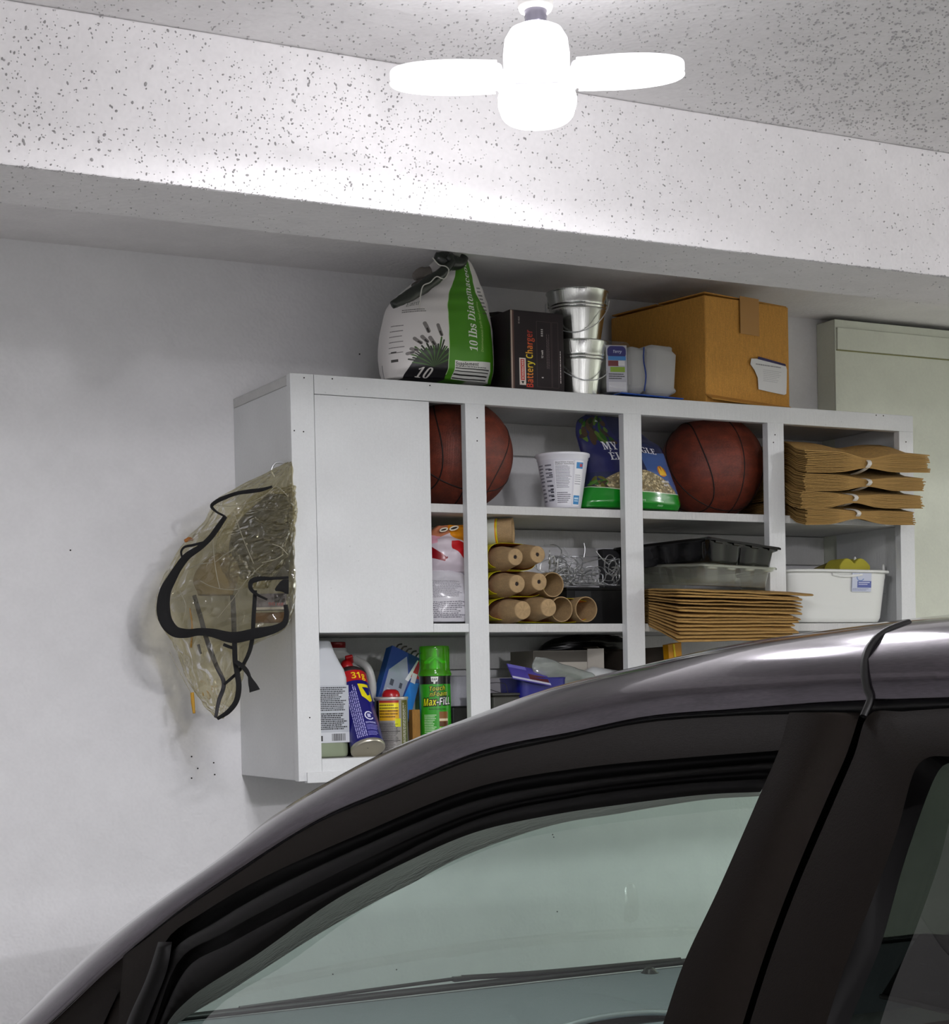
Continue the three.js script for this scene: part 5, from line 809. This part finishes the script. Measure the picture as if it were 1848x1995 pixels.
  // foam can with a clear green cap
  {
    const p = put(849, 1440, -0.085), k = FOCAL / p.distanceTo(EYE), r = 30.5 / k, H = onZ(849, 1312, -0.085).y - S3, H2 = onZ(849, 1259, -0.085).y - S3;
    const t = thing('foam_can', 'bright green expanding foam can with a clear green cap, right end of the first bay', 'spray can', p.toArray(), Math.PI + facing(p));
    const tex = canvas(1024, 768, (c) => { c.fillStyle = '#2fa01c'; c.fillRect(0, 0, 1024, 768); c.fillStyle = '#0d100c'; c.fillRect(0, 8, 1024, 84); c.fillStyle = '#e9ece8'; c.beginPath(); c.moveTo(470, 16); c.lineTo(548, 16); c.lineTo(540, 66); c.lineTo(520, 66); c.lineTo(516, 88); c.lineTo(498, 88); c.lineTo(496, 66); c.lineTo(476, 66); c.fill(); c.fillStyle = '#111'; c.font = 'bold 30px sans-serif'; c.fillText('DAP', 480, 54);
      c.font = 'italic bold 62px sans-serif'; c.save(); c.translate(446, 160); c.rotate(-0.05); c.lineWidth = 12; c.strokeStyle = '#0c1a0a'; c.strokeText('Touch', 0, 0); c.strokeText('nFoam', 0, 56); c.fillStyle = '#c3cc22'; c.fillText('Touch', 0, 0); c.fillText('nFoam', 0, 56); c.restore();
      c.save(); c.translate(372, 312); c.transform(1, -0.05, -0.1, 1, 0, 0); c.lineWidth = 20; c.strokeStyle = '#0c120a'; c.font = 'bold 104px sans-serif'; c.strokeText('Max', 0, 0, 150); c.fillStyle = '#e2e41c'; c.fillText('Max', 0, 0, 150); c.strokeText('-FiLL', 150, 0, 178); c.fillStyle = '#f2f4ee'; c.fillText('-FiLL', 150, 0, 178); c.restore();
      c.fillStyle = '#0f1e0c'; c.font = 'italic bold 22px sans-serif'; c.fillText('Maximum Expanding Sealant', 440, 350, 190); lines(c, 385, 400, 140, 190, 11, '#cfe6c4', 4, 1); c.fillStyle = '#8a5a2c'; c.fillRect(552, 370, 104, 150); c.fillStyle = '#e6d8b4'; c.fillRect(552, 440, 104, 24); c.fillStyle = '#5a3618'; c.fillRect(552, 470, 104, 50); c.fillStyle = '#d8dc1c'; c.fillRect(552, 530, 110, 44); c.strokeStyle = '#0f240c'; c.lineWidth = 14; c.beginPath(); c.arc(440, 680, 50, 0, 7); c.stroke(); c.fillStyle = '#0f240c'; c.font = 'bold 60px sans-serif'; c.fillText('12 oz', 520, 700); });
    part('can', lathe([[r, 0.004], [r, H - 0.004]], 64), printed(tex, 0.3, { clearcoat: 0.4, clearcoatRoughness: 0.1 }), t);
    part('base_rim', lathe([[0.001, 0.003], [r * 0.9, 0.001], [r * 1.02, 0], [r * 1.03, 0.003], [r, 0.005]], 48), tin, t);
    const green = PHY({ color: 0x8cf03c, transmission: 0.85, thickness: 0, roughness: 0.06, ior: 1.45, clearcoat: 0.5 });
    part('shoulder', lathe([[r, H - 0.004], [r * 0.9, H + 0.003], [r * 0.5, H + 0.008], [r * 0.3, H + 0.01], [0.001, H + 0.01]], 48), MAT({ color: 0xc2c4bc, metalness: 0.7, roughness: 0.35 }), t);
    part('cap', lathe([[r * 1.06, H - 0.006], [r * 1.08, H - 0.002], [r * 1.03, H + 0.002], [r * 0.97, H + 0.01], [r * 0.97, H2 - 0.008], [r * 0.95, H2 - 0.002], [r * 0.9, H2], [0.001, H2 - 0.0015]], 64), green, t, 'clear green plastic cap');
    part('spray_trigger', lathe([[0.004, H + 0.05], [0.0065, H + 0.032], [0.011, H + 0.012], [0.012, H + 0.008]], 24), plastic(0x8fd03a, 0.4), t);
    for (const [a, l] of [[0.9, 0.024], [2.6, 0.022], [4.4, 0.02]]) { const g = rbox(l, 0.005, 0.014, 0.002); g.rotateZ(-0.5); g.translate(l / 2 + 0.003, H + 0.026, 0); g.rotateY(a); part('wing', g, plastic(0x7fd82a, 0.4), t); }
  }
  // second bay: open carton, packs and odds and ends
  {
    const a = onZ(1062, 1268, -0.13), b = onZ(1144, 1268, -0.13), H = a.y - S3, w = b.x - a.x + 0.03;
    const t = thing('grey_carton', 'open grey cardboard carton with faded print, at the back of the lower second bay', 'carton', [b.x - w / 2, S3 + 0.0005, -0.13]);
    const tex = canvas(512, 256, (c) => { c.fillStyle = '#b4afa4'; c.fillRect(0, 0, 512, 256); c.fillStyle = '#57534c'; c.fillRect(0, 0, 512, 30); c.fillStyle = '#3c3934'; c.font = 'bold 44px sans-serif'; c.fillText('GARAGE', 270, 176, 200); c.fillRect(230, 70, 70, 12); lines(c, 270, 190, 180, 40, 3, '#5c5850', 4); });
    part('front', boxAt(-w / 2, w / 2, 0, H, -0.002, 0), card(0x8f8a80), t); const [g, m] = sheet(w - 0.004, H - 0.002, tex); part('print', move(g, 0, H / 2, 0.0006), m, t);
    part('back', boxAt(-w / 2, w / 2, 0, H * 0.96, -0.1, -0.098), card(0x6e665a), t); part('base', boxAt(-w / 2, w / 2, 0, 0.002, -0.1, 0), card(0x6e665a), t);
    part('side', boxAt(-w / 2, -w / 2 + 0.002, 0, H, -0.1, 0), card(0x7a746a), t); 
    const fl = rbox(0.036, H, 0.002, 0.0005); fl.rotateY(-0.75); part('flap', move(fl, w / 2 + 0.013, H / 2 + 0.003, 0.012), card(0xb4aea4), t, 'pale end flap standing open');
    const f2 = rbox(0.055, 0.002, 0.06, 0.0005); f2.rotateZ(-0.5); part('flap', move(f2, w / 2 + 0.055, H - 0.006, -0.04), card(0x4e4436), t);
    const c0 = onZ(1140, 1250, -0.2), bt = thing('black_bag', 'black plastic bag lying over the grey carton under the middle shelf', 'bag', [c0.x, c0.y, -0.2]);
    world('bag', pouch({ z: -0.235, seed: 2, wrinkle: 0.007, freq: 30, rows: [[[1050, 1276], [1225, 1290], 0.02], [[1052, 1264], [1224, 1270], 0.035], [[1070, 1250], [1216, 1252], 0.04], [[1100, 1240], [1200, 1241], 0.03], [[1120, 1236], [1180, 1237], 0.01]] }), PHY({ color: 0x08080a, roughness: 0.35 }), bt);
    const q0 = onZ(1004, 1352, -0.06), q1 = onZ(1078, 1352, -0.06), ht = onZ(1030, 1321, -0.06).y - S3;
    const bl = thing('blue_tub', 'dark blue plastic tub holding cards in the lower second bay', 'tub', [(q0.x + q1.x) / 2 + 0.012, S3 + 0.0005, -0.09]); const bw = (q1.x - q0.x) / 2 + 0.012, ring = (k, y) => Array.from({ length: 40 }, (_, i) => { const th = i / 40 * Math.PI * 2, c = Math.cos(th), s = Math.sin(th); return V(Math.sign(c) * Math.pow(Math.abs(c), 0.35) * bw * k, y, Math.sign(s) * Math.pow(Math.abs(s), 0.35) * 0.055 * k); });
    part('tub', loft([ring(0.86, 0), ring(0.9, 0.003), ring(0.985, ht - 0.004), ring(1.0, ht - 0.003), ring(1.0, ht), ring(0.96, ht), ring(0.86, 0.006)], true, true, true), plastic(0x181a78, 0.35), bl);
    const cd = onZ(1030, 1315, -0.045), ct = thing('card_pack', 'purple and red printed card pack resting on the blue tub', 'card', [cd.x, cd.y, -0.045]); const ctx2 = canvas(256, 128, (c) => { c.fillStyle = '#4a40a0'; c.fillRect(0, 0, 256, 128); c.fillStyle = '#7a74d0'; c.fillRect(0, 0, 120, 30); c.fillStyle = '#5a1c24'; c.fillRect(120, 60, 130, 50); c.fillStyle = '#cfd0e0'; c.fillRect(0, 110, 256, 18); });
    const cq = new THREE.Quaternion().setFromEuler(new THREE.Euler(-0.95, 0.1, -0.2)); const cg = rbox(0.088, 0.055, 0.002, 0.0006); cg.applyQuaternion(cq); part('card', cg, card(0x4a40a0, 0.4), ct); const [pg, pm] = sheet(0.086, 0.053, ctx2, { clearcoat: 0.6 }); pg.translate(0, 0, 0.0013); pg.applyQuaternion(cq); part('print', pg, pm, ct);
    const fp = onZ(1090, 1310, -0.04), ft = thing('clear_packet', 'clear plastic packet with green contents lying against the grey carton', 'packet', [fp.x, fp.y, -0.04]);
    world('packet', pouch({ z: -0.055, seed: 6, wrinkle: 0.004, freq: 30, rows: [[[1070, 1338], [1160, 1326], 0.004], [[1052, 1326], [1158, 1316], 0.01], [[1040, 1310], [1140, 1306], 0.012], [[1036, 1296], [1100, 1296], 0.008], [[1044, 1279], [1062, 1282], 0.002]] }), PHY({ color: 0xc9cfcb, transmission: 0.7, thickness: 0, roughness: 0.12 }), ft);
    world('green_strip', tube([[1080, 1308], [1105, 1314], [1130, 1322]].map(([x, y]) => onZ(x, y, -0.055)), 0.005, 20, 8), MAT({ color: 0x4d6a44, roughness: 0.6 }), ft);
    const wb = put(1190, 1320, -0.07), wt2 = thing('white_bottle', 'white plastic bottle lying beside the clear packet', 'bottle', [wb.x, S3 + 0.028, -0.1]); const wg = lathe([[0.001, -0.05], [0.022, -0.05], [0.026, -0.045], [0.026, 0.03], [0.02, 0.042], [0.011, 0.05], [0.011, 0.058], [0.001, 0.058]], 36); wg.rotateZ(Math.PI / 2 - 0.15); wg.translate(0, onZ(1190, 1302, -0.1).y - S3 - 0.054, 0); part('bottle', wg, plastic(0xcfd2d2, 0.35), wt2);
    const dk = put(975, 1390, -0.1), dt = thing('grey_case', 'dark grey case under a loose wire in the lower second bay', 'case', dk.toArray()); const dh = onZ(980, 1356, -0.1).y - S3; part('case', move(rbox(0.09, dh, 0.1, 0.006, 3), 0, dh / 2, 0), plastic(0x35352f, 0.5), dt); part('lid', move(rbox(0.092, 0.006, 0.102, 0.002), 0, dh + 0.003, 0), plastic(0x2b2b27, 0.5), dt);
    const w0 = onZ(960, 1335, -0.07), lw = thing('loose_wire', 'thin dark loose wire bent across the grey case', 'wire', w0.toArray()); world('wire', tube([[953, 1331], [970, 1330], [984, 1333], [988, 1345], [990, 1356]].map(([x, y]) => onZ(x, y, -0.07)), 0.0008, 40, 6), MAT({ color: 0x4a4a4c, metalness: 0.6, roughness: 0.4 }), lw); world('wire', tube([[953, 1343], [972, 1349], [990, 1355], [1006, 1360]].map(([x, y]) => onZ(x, y, -0.06)), 0.0008, 30, 6), MAT({ color: 0x4a4a4c, metalness: 0.6, roughness: 0.4 }), lw);
    const wl = onZ(970, 1345, -0.25), wp = thing('pale_carton', 'low pale carton at the back of the lower second bay behind the grey case', 'carton', [wl.x + 0.02, S3 + 0.0005, -0.24]); const wh = onZ(970, 1321, -0.24).y - S3; part('carton', move(rbox(0.16, wh, 0.07, 0.002), 0, wh / 2, 0), card(0xb9b6bc), wp); part('tape', boxAt(-0.081, 0.081, wh - 0.0005, wh + 0.0005, -0.01, 0.01, 0.0002), card(0x9c998f, 0.3), wp);
  }
  // third bay: dark box and yellow packet
  {
    const a = onZ(1262, 1270, -0.06), b = onZ(1305, 1262, -0.06), t = thing('dark_carton', 'dark open carton at the left of the lower third bay', 'carton', [(a.x + b.x) / 2 - 0.02, S3 + 0.0005, -0.11]); const H = b.y - S3; const k = card(0x241c12);
    part('front', (() => { const g = rbox(0.12, H, 0.002, 0.0005, 1); g.rotateZ(0.06); return move(g, 0, H / 2, 0.05); })(), k, t); part('back', boxAt(-0.06, 0.06, 0, H, -0.05, -0.048), k, t); part('base', boxAt(-0.06, 0.06, 0, 0.002, -0.05, 0.05), k, t); for (const s of [-1, 1]) part('side', boxAt(s * 0.06 - 0.001, s * 0.06 + 0.001, 0, H * 0.97, -0.05, 0.05), k, t);
    const y0 = onZ(1307, 1290, -0.03), yt = thing('yellow_packet', 'bright yellow folded packet standing at the edge of the dark carton', 'packet', [y0.x, S3 + 0.0005, -0.03]); const hh = onZ(1305, 1254, -0.03).y - S3;
    const s = new THREE.Shape(); s.moveTo(-0.004, 0); s.lineTo(-0.02, hh - 0.004); s.lineTo(0.0, hh); s.lineTo(0.012, hh + 0.0005); s.lineTo(0.019, 0); s.closePath(); part('packet', new THREE.ExtrudeGeometry(s, { depth: 0.02, bevelEnabled: true, bevelSize: 0.001, bevelThickness: 0.001, bevelSegments: 1 }), PHY({ color: 0xc58a08, roughness: 0.35 }), yt); part('fold', tube([V(-0.008, hh - 0.002, 0.0215), V(0.002, hh * 0.6, 0.0225), V(0.008, hh * 0.3, 0.0215)], 0.0022, 16, 6), PHY({ color: 0xe4cf12, roughness: 0.4 }), yt, 'bright yellow crease');
    const p = onZ(1350, 1290, -0.1), dt = thing('black_pot', 'black plastic pot in the shadow of the lower third bay', 'pot', [p.x + 0.06, S3 + 0.0005, -0.15]); part('pot', lathe([[0.001, 0.002], [0.05, 0], [0.068, 0.12], [0.072, 0.12], [0.072, 0.128], [0.066, 0.128], [0.048, 0.006], [0.001, 0.006]], 40), plastic(0x0d0d0c, 0.6), dt); part('rim', lathe([[0.07, 0.112], [0.074, 0.114], [0.074, 0.13], [0.068, 0.13]], 40), plastic(0x101010, 0.6), dt);
  }
}

// ================================================================ the clear backpack on the cabinet's left side
{
  const zAt = (px) => lerp(-0.2, -0.012, smooth(280, 575, px)), P = (px, py, dz = 0) => { const p = onZ(px, py, clamp(zAt(px) + dz, WALL + 0.006, 0.08)); p.x = Math.min(p.x, -0.003); return p; };
  const o = P(450, 920), t = thing('clear_backpack', 'clear vinyl backpack with black piping and dangling straps, hung on the cabinet side', 'backpack', [o.x, 1.66, o.z]);
  // crumpled film: sharp ridges between flat facets
  const crumple = grain(512, 512, (x, y) => { const a = n1(x * 0.9, y * 0.9 + 30) + 0.5 * n2(x * 0.5, y * 0.5), b = n1(x + 211, y * 1.1 + 77) + 0.5 * n2(x * 0.4 + 50, y * 0.4); return 255 * clamp(0.5 * (1 - Math.abs(((a * 2.4) % 1) * 2 - 1)) + 0.5 * (1 - Math.abs(((b * 2.1) % 1) * 2 - 1)), 0, 1); });
  const vinyl = PHY({ color: 0xebe7d4, transmission: 0.94, thickness: 0, roughness: 0.08, ior: 1.5, bumpMap: rep(crumple, 1.5, 1.5), bumpScale: 0.014 });
  const black = MAT({ color: 0x08080a, roughness: 0.75, bumpMap: rep(fineBump, 4, 4), bumpScale: 0.0006 }), grey = MAT({ color: 0x3a393c, roughness: 0.8 });
  const sack = (rows, seed, wr, n = 64, m = 70) => { // rows: [left px, right px, y, front depth, back depth]
    const L = rows.map(([l, , y]) => P(l, y)), R = rows.map(([, r, y]) => P(r, y)), cl = new THREE.CatmullRomCurve3(L, false, 'centripetal'), cr = new THREE.CatmullRomCurve3(R, false, 'centripetal'), k = rows.length - 1, out = [];
    for (let j = 0; j < m; j++) {
      const tt = j / (m - 1), a = cl.getPoint(tt), b = cr.getPoint(tt), i = Math.min(k - 1, Math.floor(tt * k)), f = smooth(0, 1, tt * k - i), df = lerp(rows[i][3], rows[i + 1][3], f), db = lerp(rows[i][4], rows[i + 1][4], f), row = [];
      for (let q = 0; q < n; q++) { const th = q / n * Math.PI * 2, c = Math.cos(th), s = Math.sin(th), p = a.clone().lerp(b, (1 - c) / 2), u = p.x * 17 + seed, v = p.y * 15;
        // creases: folded noise with sharp ridges
        const w = wr * (1.6 * (0.5 - Math.abs(fbm(u, v, s * 1.5 + seed, 3))) + 1.1 * (0.4 - Math.abs(fbm(u * 2.2 + v * 1.3, v * 1.8 - u, s + 7 + seed, 2))));
        p.z += s >= 0 ? Math.pow(s, 0.75) * df + w * Math.min(1, s * 2.5) : -Math.pow(-s, 0.75) * db; p.z = Math.max(p.z, WALL + 0.006); p.x = Math.min(p.x + 0.5 * w, -0.002); p.y += 0.6 * w * Math.min(1, j / 4); row.push(p); }
      out.push(row);
    }
    return loft(out, true, true, true);
  };
  world('vinyl_body', sack([[418, 424, 1400, 0.004, 0.004], [395, 440, 1382, 0.02, 0.02], [374, 452, 1355, 0.03, 0.03], [358, 462, 1320, 0.04, 0.04], [338, 478, 1268, 0.05, 0.05], [318, 540, 1236, 0.055, 0.06], [300, 560, 1192, 0.06, 0.07], [311, 562, 1140, 0.06, 0.07], [336, 562, 1095, 0.055, 0.07], [362, 562, 1054, 0.05, 0.06], [398, 562, 1018, 0.045, 0.05], [412, 562, 985, 0.04, 0.04], [454, 562, 958, 0.03, 0.03], [510, 561, 930, 0.018, 0.02], [548, 560, 910, 0.004, 0.004]], 2, 0.013, 90, 100), vinyl, t);
  // a second loose flap folded over the front
  world('vinyl_flap', sack([[432, 505, 1148, 0.006, 0.004], [416, 530, 1120, 0.014, 0.004], [412, 548, 1080, 0.018, 0.004], [420, 556, 1040, 0.018, 0.004], [440, 558, 1010, 0.014, 0.004], [470, 556, 985, 0.008, 0.004], [510, 552, 962, 0.003, 0.003]].map(([l, r, y, a, b]) => [l, r, y, a + 0.045, -0.035 + b]), 5, 0.016, 70, 70), vinyl, t);
  // dark things inside
  const inside = (rows, seed, m, label) => world('contents', sack(rows, seed, 0.004, 40, 36), m, t, label);
  inside([[470, 560, 1128, 0.014, 0.03], [452, 560, 1105, 0.022, 0.03], [446, 560, 1070, 0.024, 0.03], [456, 560, 1030, 0.02, 0.03], [480, 560, 1000, 0.014, 0.02], [520, 560, 965, 0.004, 0.01]], 11, MAT({ color: 0x2f2d26, roughness: 0.85 }), 'dull olive cloth seen through the vinyl');
  inside([[386, 452, 1160, 0.01, 0.02], [376, 460, 1130, 0.016, 0.02], [392, 470, 1100, 0.012, 0.02], [420, 470, 1080, 0.004, 0.01]], 21, MAT({ color: 0x8a7b58, roughness: 0.85 }), 'tan cloth seen through the vinyl');
  const bx0 = P(494, 1190, -0.02), bx1 = P(560, 1156, -0.02), bt = canvas(256, 160, (c) => { c.fillStyle = '#77748a'; c.fillRect(0, 0, 256, 160); c.fillStyle = '#2a2436'; c.fillRect(170, 0, 86, 90); c.fillStyle = '#b2434c'; c.font = 'bold 50px serif'; c.fillText('96 oz', 120, 120); c.fillStyle = '#d2cfda'; c.fillRect(0, 134, 256, 26); });
  { const w = Math.hypot(bx1.x - bx0.x, bx1.z - bx0.z), h = bx1.y - bx0.y, yaw = Math.atan2(-(bx1.z - bx0.z), bx1.x - bx0.x), c = bx0.clone().add(bx1).multiplyScalar(0.5), q = new THREE.Quaternion().setFromEuler(new THREE.Euler(0, yaw, 0)); const g = rbox(w, h, 0.02, 0.003); g.applyQuaternion(q); world('contents', move(g, c.x, c.y, c.z), card(0x77748a, 0.5), t, 'purple and white pack'); const [sg, sm] = sheet(w - 0.003, h - 0.002, bt); sg.translate(0, 0, 0.0105); sg.applyQuaternion(q); world('pack_print', move(sg, c.x, c.y, c.z), sm, t);
    const g2 = rbox(w, 0.02, 0.02, 0.003); g2.applyQuaternion(q); world('contents', move(g2, c.x, bx0.y - 0.014, c.z), card(0x6a4a22, 0.6), t, 'brown pack below the purple one'); }
  // black binding: a flat ribbon along a line of the photograph
  const ribbon = (name, list, w0, dz, m = black, th = 0.0016) => {
    const n = list.length * 7, ps = along(list.map(([x, y]) => P(x, y, dz)), n), ws = (j) => { const f = j / (n - 1) * (list.length - 1), i = Math.min(list.length - 2, Math.floor(f)); return lerp(list[i][2] ?? w0, list[i + 1][2] ?? w0, f - i) / 2; };
    const rows = ps.map((p, j) => { const a = ps[Math.min(n - 1, j + 1)].clone().sub(ps[Math.max(0, j - 1)]).normalize(), v = EYE.clone().sub(p).normalize(), s = a.clone().cross(v).normalize(), up = s.clone().cross(a).normalize(), w = ws(j), f = (u, h) => { const o2 = p.clone().addScaledVector(s, u * w).addScaledVector(up, h); return o2; }; return [f(-1, -th), f(-1, th), f(-0.4, th * 1.6), f(0.4, th * 1.6), f(1, th), f(1, -th)]; });
    return world(name, loft(rows, true, true, true), m, t);
  };
  ribbon('binding', [[439, 1006, 0.008], [424, 1028, 0.01], [410, 1047, 0.01], [390, 1066, 0.011], [364, 1084, 0.014], [347, 1106, 0.015], [334, 1128, 0.019], [322, 1152, 0.023], [318, 1186, 0.026], [324, 1212, 0.024], [340, 1230, 0.019], [362, 1234, 0.014], [388, 1231, 0.015], [413, 1233, 0.018], [454, 1242, 0.021], [497, 1234, 0.02], [536, 1225, 0.02], [554, 1214, 0.015], [558, 1196, 0.01], [556, 1178, 0.008]], 0.018, 0.066);
  ribbon('binding', [[530, 948, 0.004], [510, 954, 0.007], [488, 957, 0.008], [462, 961, 0.007], [436, 970, 0.007], [420, 978, 0.008], [412, 986, 0.007], [420, 996, 0.004], [438, 1006, 0.004]], 0.007, 0.048);
  ribbon('strap_loop', [[396, 1057, 0.005], [376, 1062, 0.005], [359, 1066, 0.005], [353, 1074, 0.004], [355, 1088, 0.004]], 0.005, 0.06);
  ribbon('binding', [[562, 1125, 0.005], [530, 1127, 0.005], [503, 1128, 0.007], [489, 1134, 0.01], [488, 1146, 0.008], [500, 1158, 0.005], [520, 1168, 0.004]], 0.006, 0.062);
  ribbon('binding', [[562, 1143, 0.028], [552, 1143, 0.026], [543, 1146, 0.014], [536, 1150, 0.004]], 0.02, 0.06);
  ribbon('strap', [[456, 1236, 0.009], [457, 1262, 0.0095], [458, 1288, 0.0095], [462, 1312, 0.0105], [465, 1338, 0.0105], [460, 1366, 0.01], [445, 1386, 0.009], [424, 1400, 0.006]], 0.009, 0.064);
  ribbon('strap', [[378, 1160, 0.008], [390, 1200, 0.009], [402, 1244, 0.009], [421, 1296, 0.009], [436, 1332, 0.008], [426, 1366, 0.008], [420, 1398, 0.006]], 0.008, 0.03, grey);
  ribbon('strap', [[453, 1160, 0.009], [455, 1200, 0.01], [456, 1238, 0.009]], 0.009, 0.03, grey);
  ribbon('strap', [[497, 1150, 0.007], [494, 1200, 0.008], [491, 1246, 0.008], [484, 1274, 0.008], [466, 1306, 0.007], [452, 1320, 0.006], [437, 1333, 0.005]], 0.008, 0.055);
  ribbon('strap_tail', [[459, 1289, 0.008], [472, 1298, 0.009], [483, 1312, 0.009], [489, 1328, 0.006], [494, 1340, 0.014], [496, 1346, 0.02]], 0.009, 0.072);
  ribbon('strap_tail', [[436, 1256, 0.006], [446, 1260, 0.006], [456, 1263, 0.006]], 0.006, 0.06);
  ribbon('strap', [[386, 1256, 0.006], [391, 1274, 0.004]], 0.006, 0.02, grey);
  const yel = MAT({ color: 0xb88a1a, roughness: 0.6 });
  ribbon('yellow_tab', [[374, 1349, 0.007], [376, 1372, 0.007], [378, 1390, 0.005]], 0.007, 0.01, yel);
  ribbon('yellow_tab', [[360, 1054, 0.006], [370, 1050, 0.008], [376, 1052, 0.004]], 0.006, 0.0, MAT({ color: 0xa8682a, roughness: 0.6 }));
  ribbon('yellow_tab', [[370, 1185, 0.003], [374, 1220, 0.004], [372, 1262, 0.004]], 0.003, 0.01, yel);
  // sharp pale folds of the vinyl
  const fold = PHY({ color: 0xc4bfa8, transmission: 0.55, thickness: 0, roughness: 0.3 });
  for (const l of [[[413, 1026], [415, 1060], [418, 1094], [422, 1120], [428, 1147]], [[428, 1147], [446, 1149], [466, 1147], [480, 1130]], [[418, 1096], [436, 1082], [460, 1066]], [[456, 1000], [440, 1022], [424, 1048]], [[456, 1000], [470, 1040], [482, 1070], [494, 1098]], [[390, 1132], [410, 1142], [428, 1147]], [[466, 1150], [450, 1172], [424, 1204]], [[520, 962], [538, 948], [560, 966]], [[350, 1150], [362, 1180], [356, 1215]], [[480, 1130], [500, 1110], [512, 1100]], [[510, 1096], [536, 1090], [552, 1080]], [[530, 1060], [546, 1066], [560, 1080]], [[418, 984], [450, 986], [490, 978], [520, 962]], [[365, 1110], [386, 1100], [414, 1096]], [[330, 1270], [350, 1310], [372, 1350]]]) world('vinyl_fold', tube(l.map(([x, y]) => P(x, y, 0.058)), 0.0007, 24, 5), fold, t);
  // hook that carries it
  const hk = P(556, 915, 0.02); world('hook', tube([V(-0.001, hk.y + 0.02, hk.z - 0.05), V(-0.016, hk.y + 0.018, hk.z - 0.05), V(-0.024, hk.y + 0.004, hk.z - 0.05), V(-0.018, hk.y - 0.008, hk.z - 0.05)], 0.0022, 24, 8), wireM, t);
}

// ================================================================ things seen through the car's rear side window
{
  const X = -0.42, c = [[1716, 1938], [1790, 1820], [1880, 1826], [1880, 1976]].map(([x, y], i) => onX(x, y, X));
  const t = thing('black_folder', 'black folder with a pale edge seen through the rear side window of the car', 'folder', [X, c[0].y, c[0].z]);
  const s = new THREE.Shape(c.map((p) => new THREE.Vector2(p.z, p.y))), g = new THREE.ExtrudeGeometry(s, { depth: 0.006, bevelEnabled: false }); g.rotateY(-Math.PI / 2); g.translate(X + 0.006, 0, 0);
  world('cover', g, MAT({ color: 0x0a0a10, roughness: 0.4 }), t);
  world('page_edge', tube([onX(1715, 1941, X - 0.002), onX(1790, 1958, X - 0.002), onX(1880, 1980, X - 0.002)], 0.0018, 20, 6), MAT({ color: 0x8a8784, roughness: 0.8 }), t);
  for (const [a, b] of [[[1790, 1877], [1809, 1880]], [[1795, 1930], [1829, 1936]]]) world('clasp', tube([onX(...a, X - 0.001), onX(...b, X - 0.001)], 0.0008, 8, 6), MAT({ color: 0x55565c, metalness: 0.8, roughness: 0.4 }), t);
  const b0 = onX(1745, 1995, X - 0.01), bt = thing('brown_parcel', 'brown paper parcel under the black folder inside the car', 'parcel', [X, b0.y - 0.1, b0.z]);
  const q0 = onX(1762, 1966, X), q1 = onX(1900, 1990, X), bg = boxAt(X - 0.012, X + 0.2, q0.y - 0.26, q0.y - 0.012, Math.min(q0.z, q1.z) - 0.01, Math.max(q0.z, q1.z) + 0.3, 0.01, 3); world('parcel', bg, boxBrown, bt); world('flap', boxAt(X - 0.014, X - 0.011, q0.y - 0.1, q0.y - 0.02, q0.z + 0.02, q0.z + 0.2, 0.001), boxBrown, bt);
}
for (const o of scene.children) shade(o);
renderer.render(scene, camera);
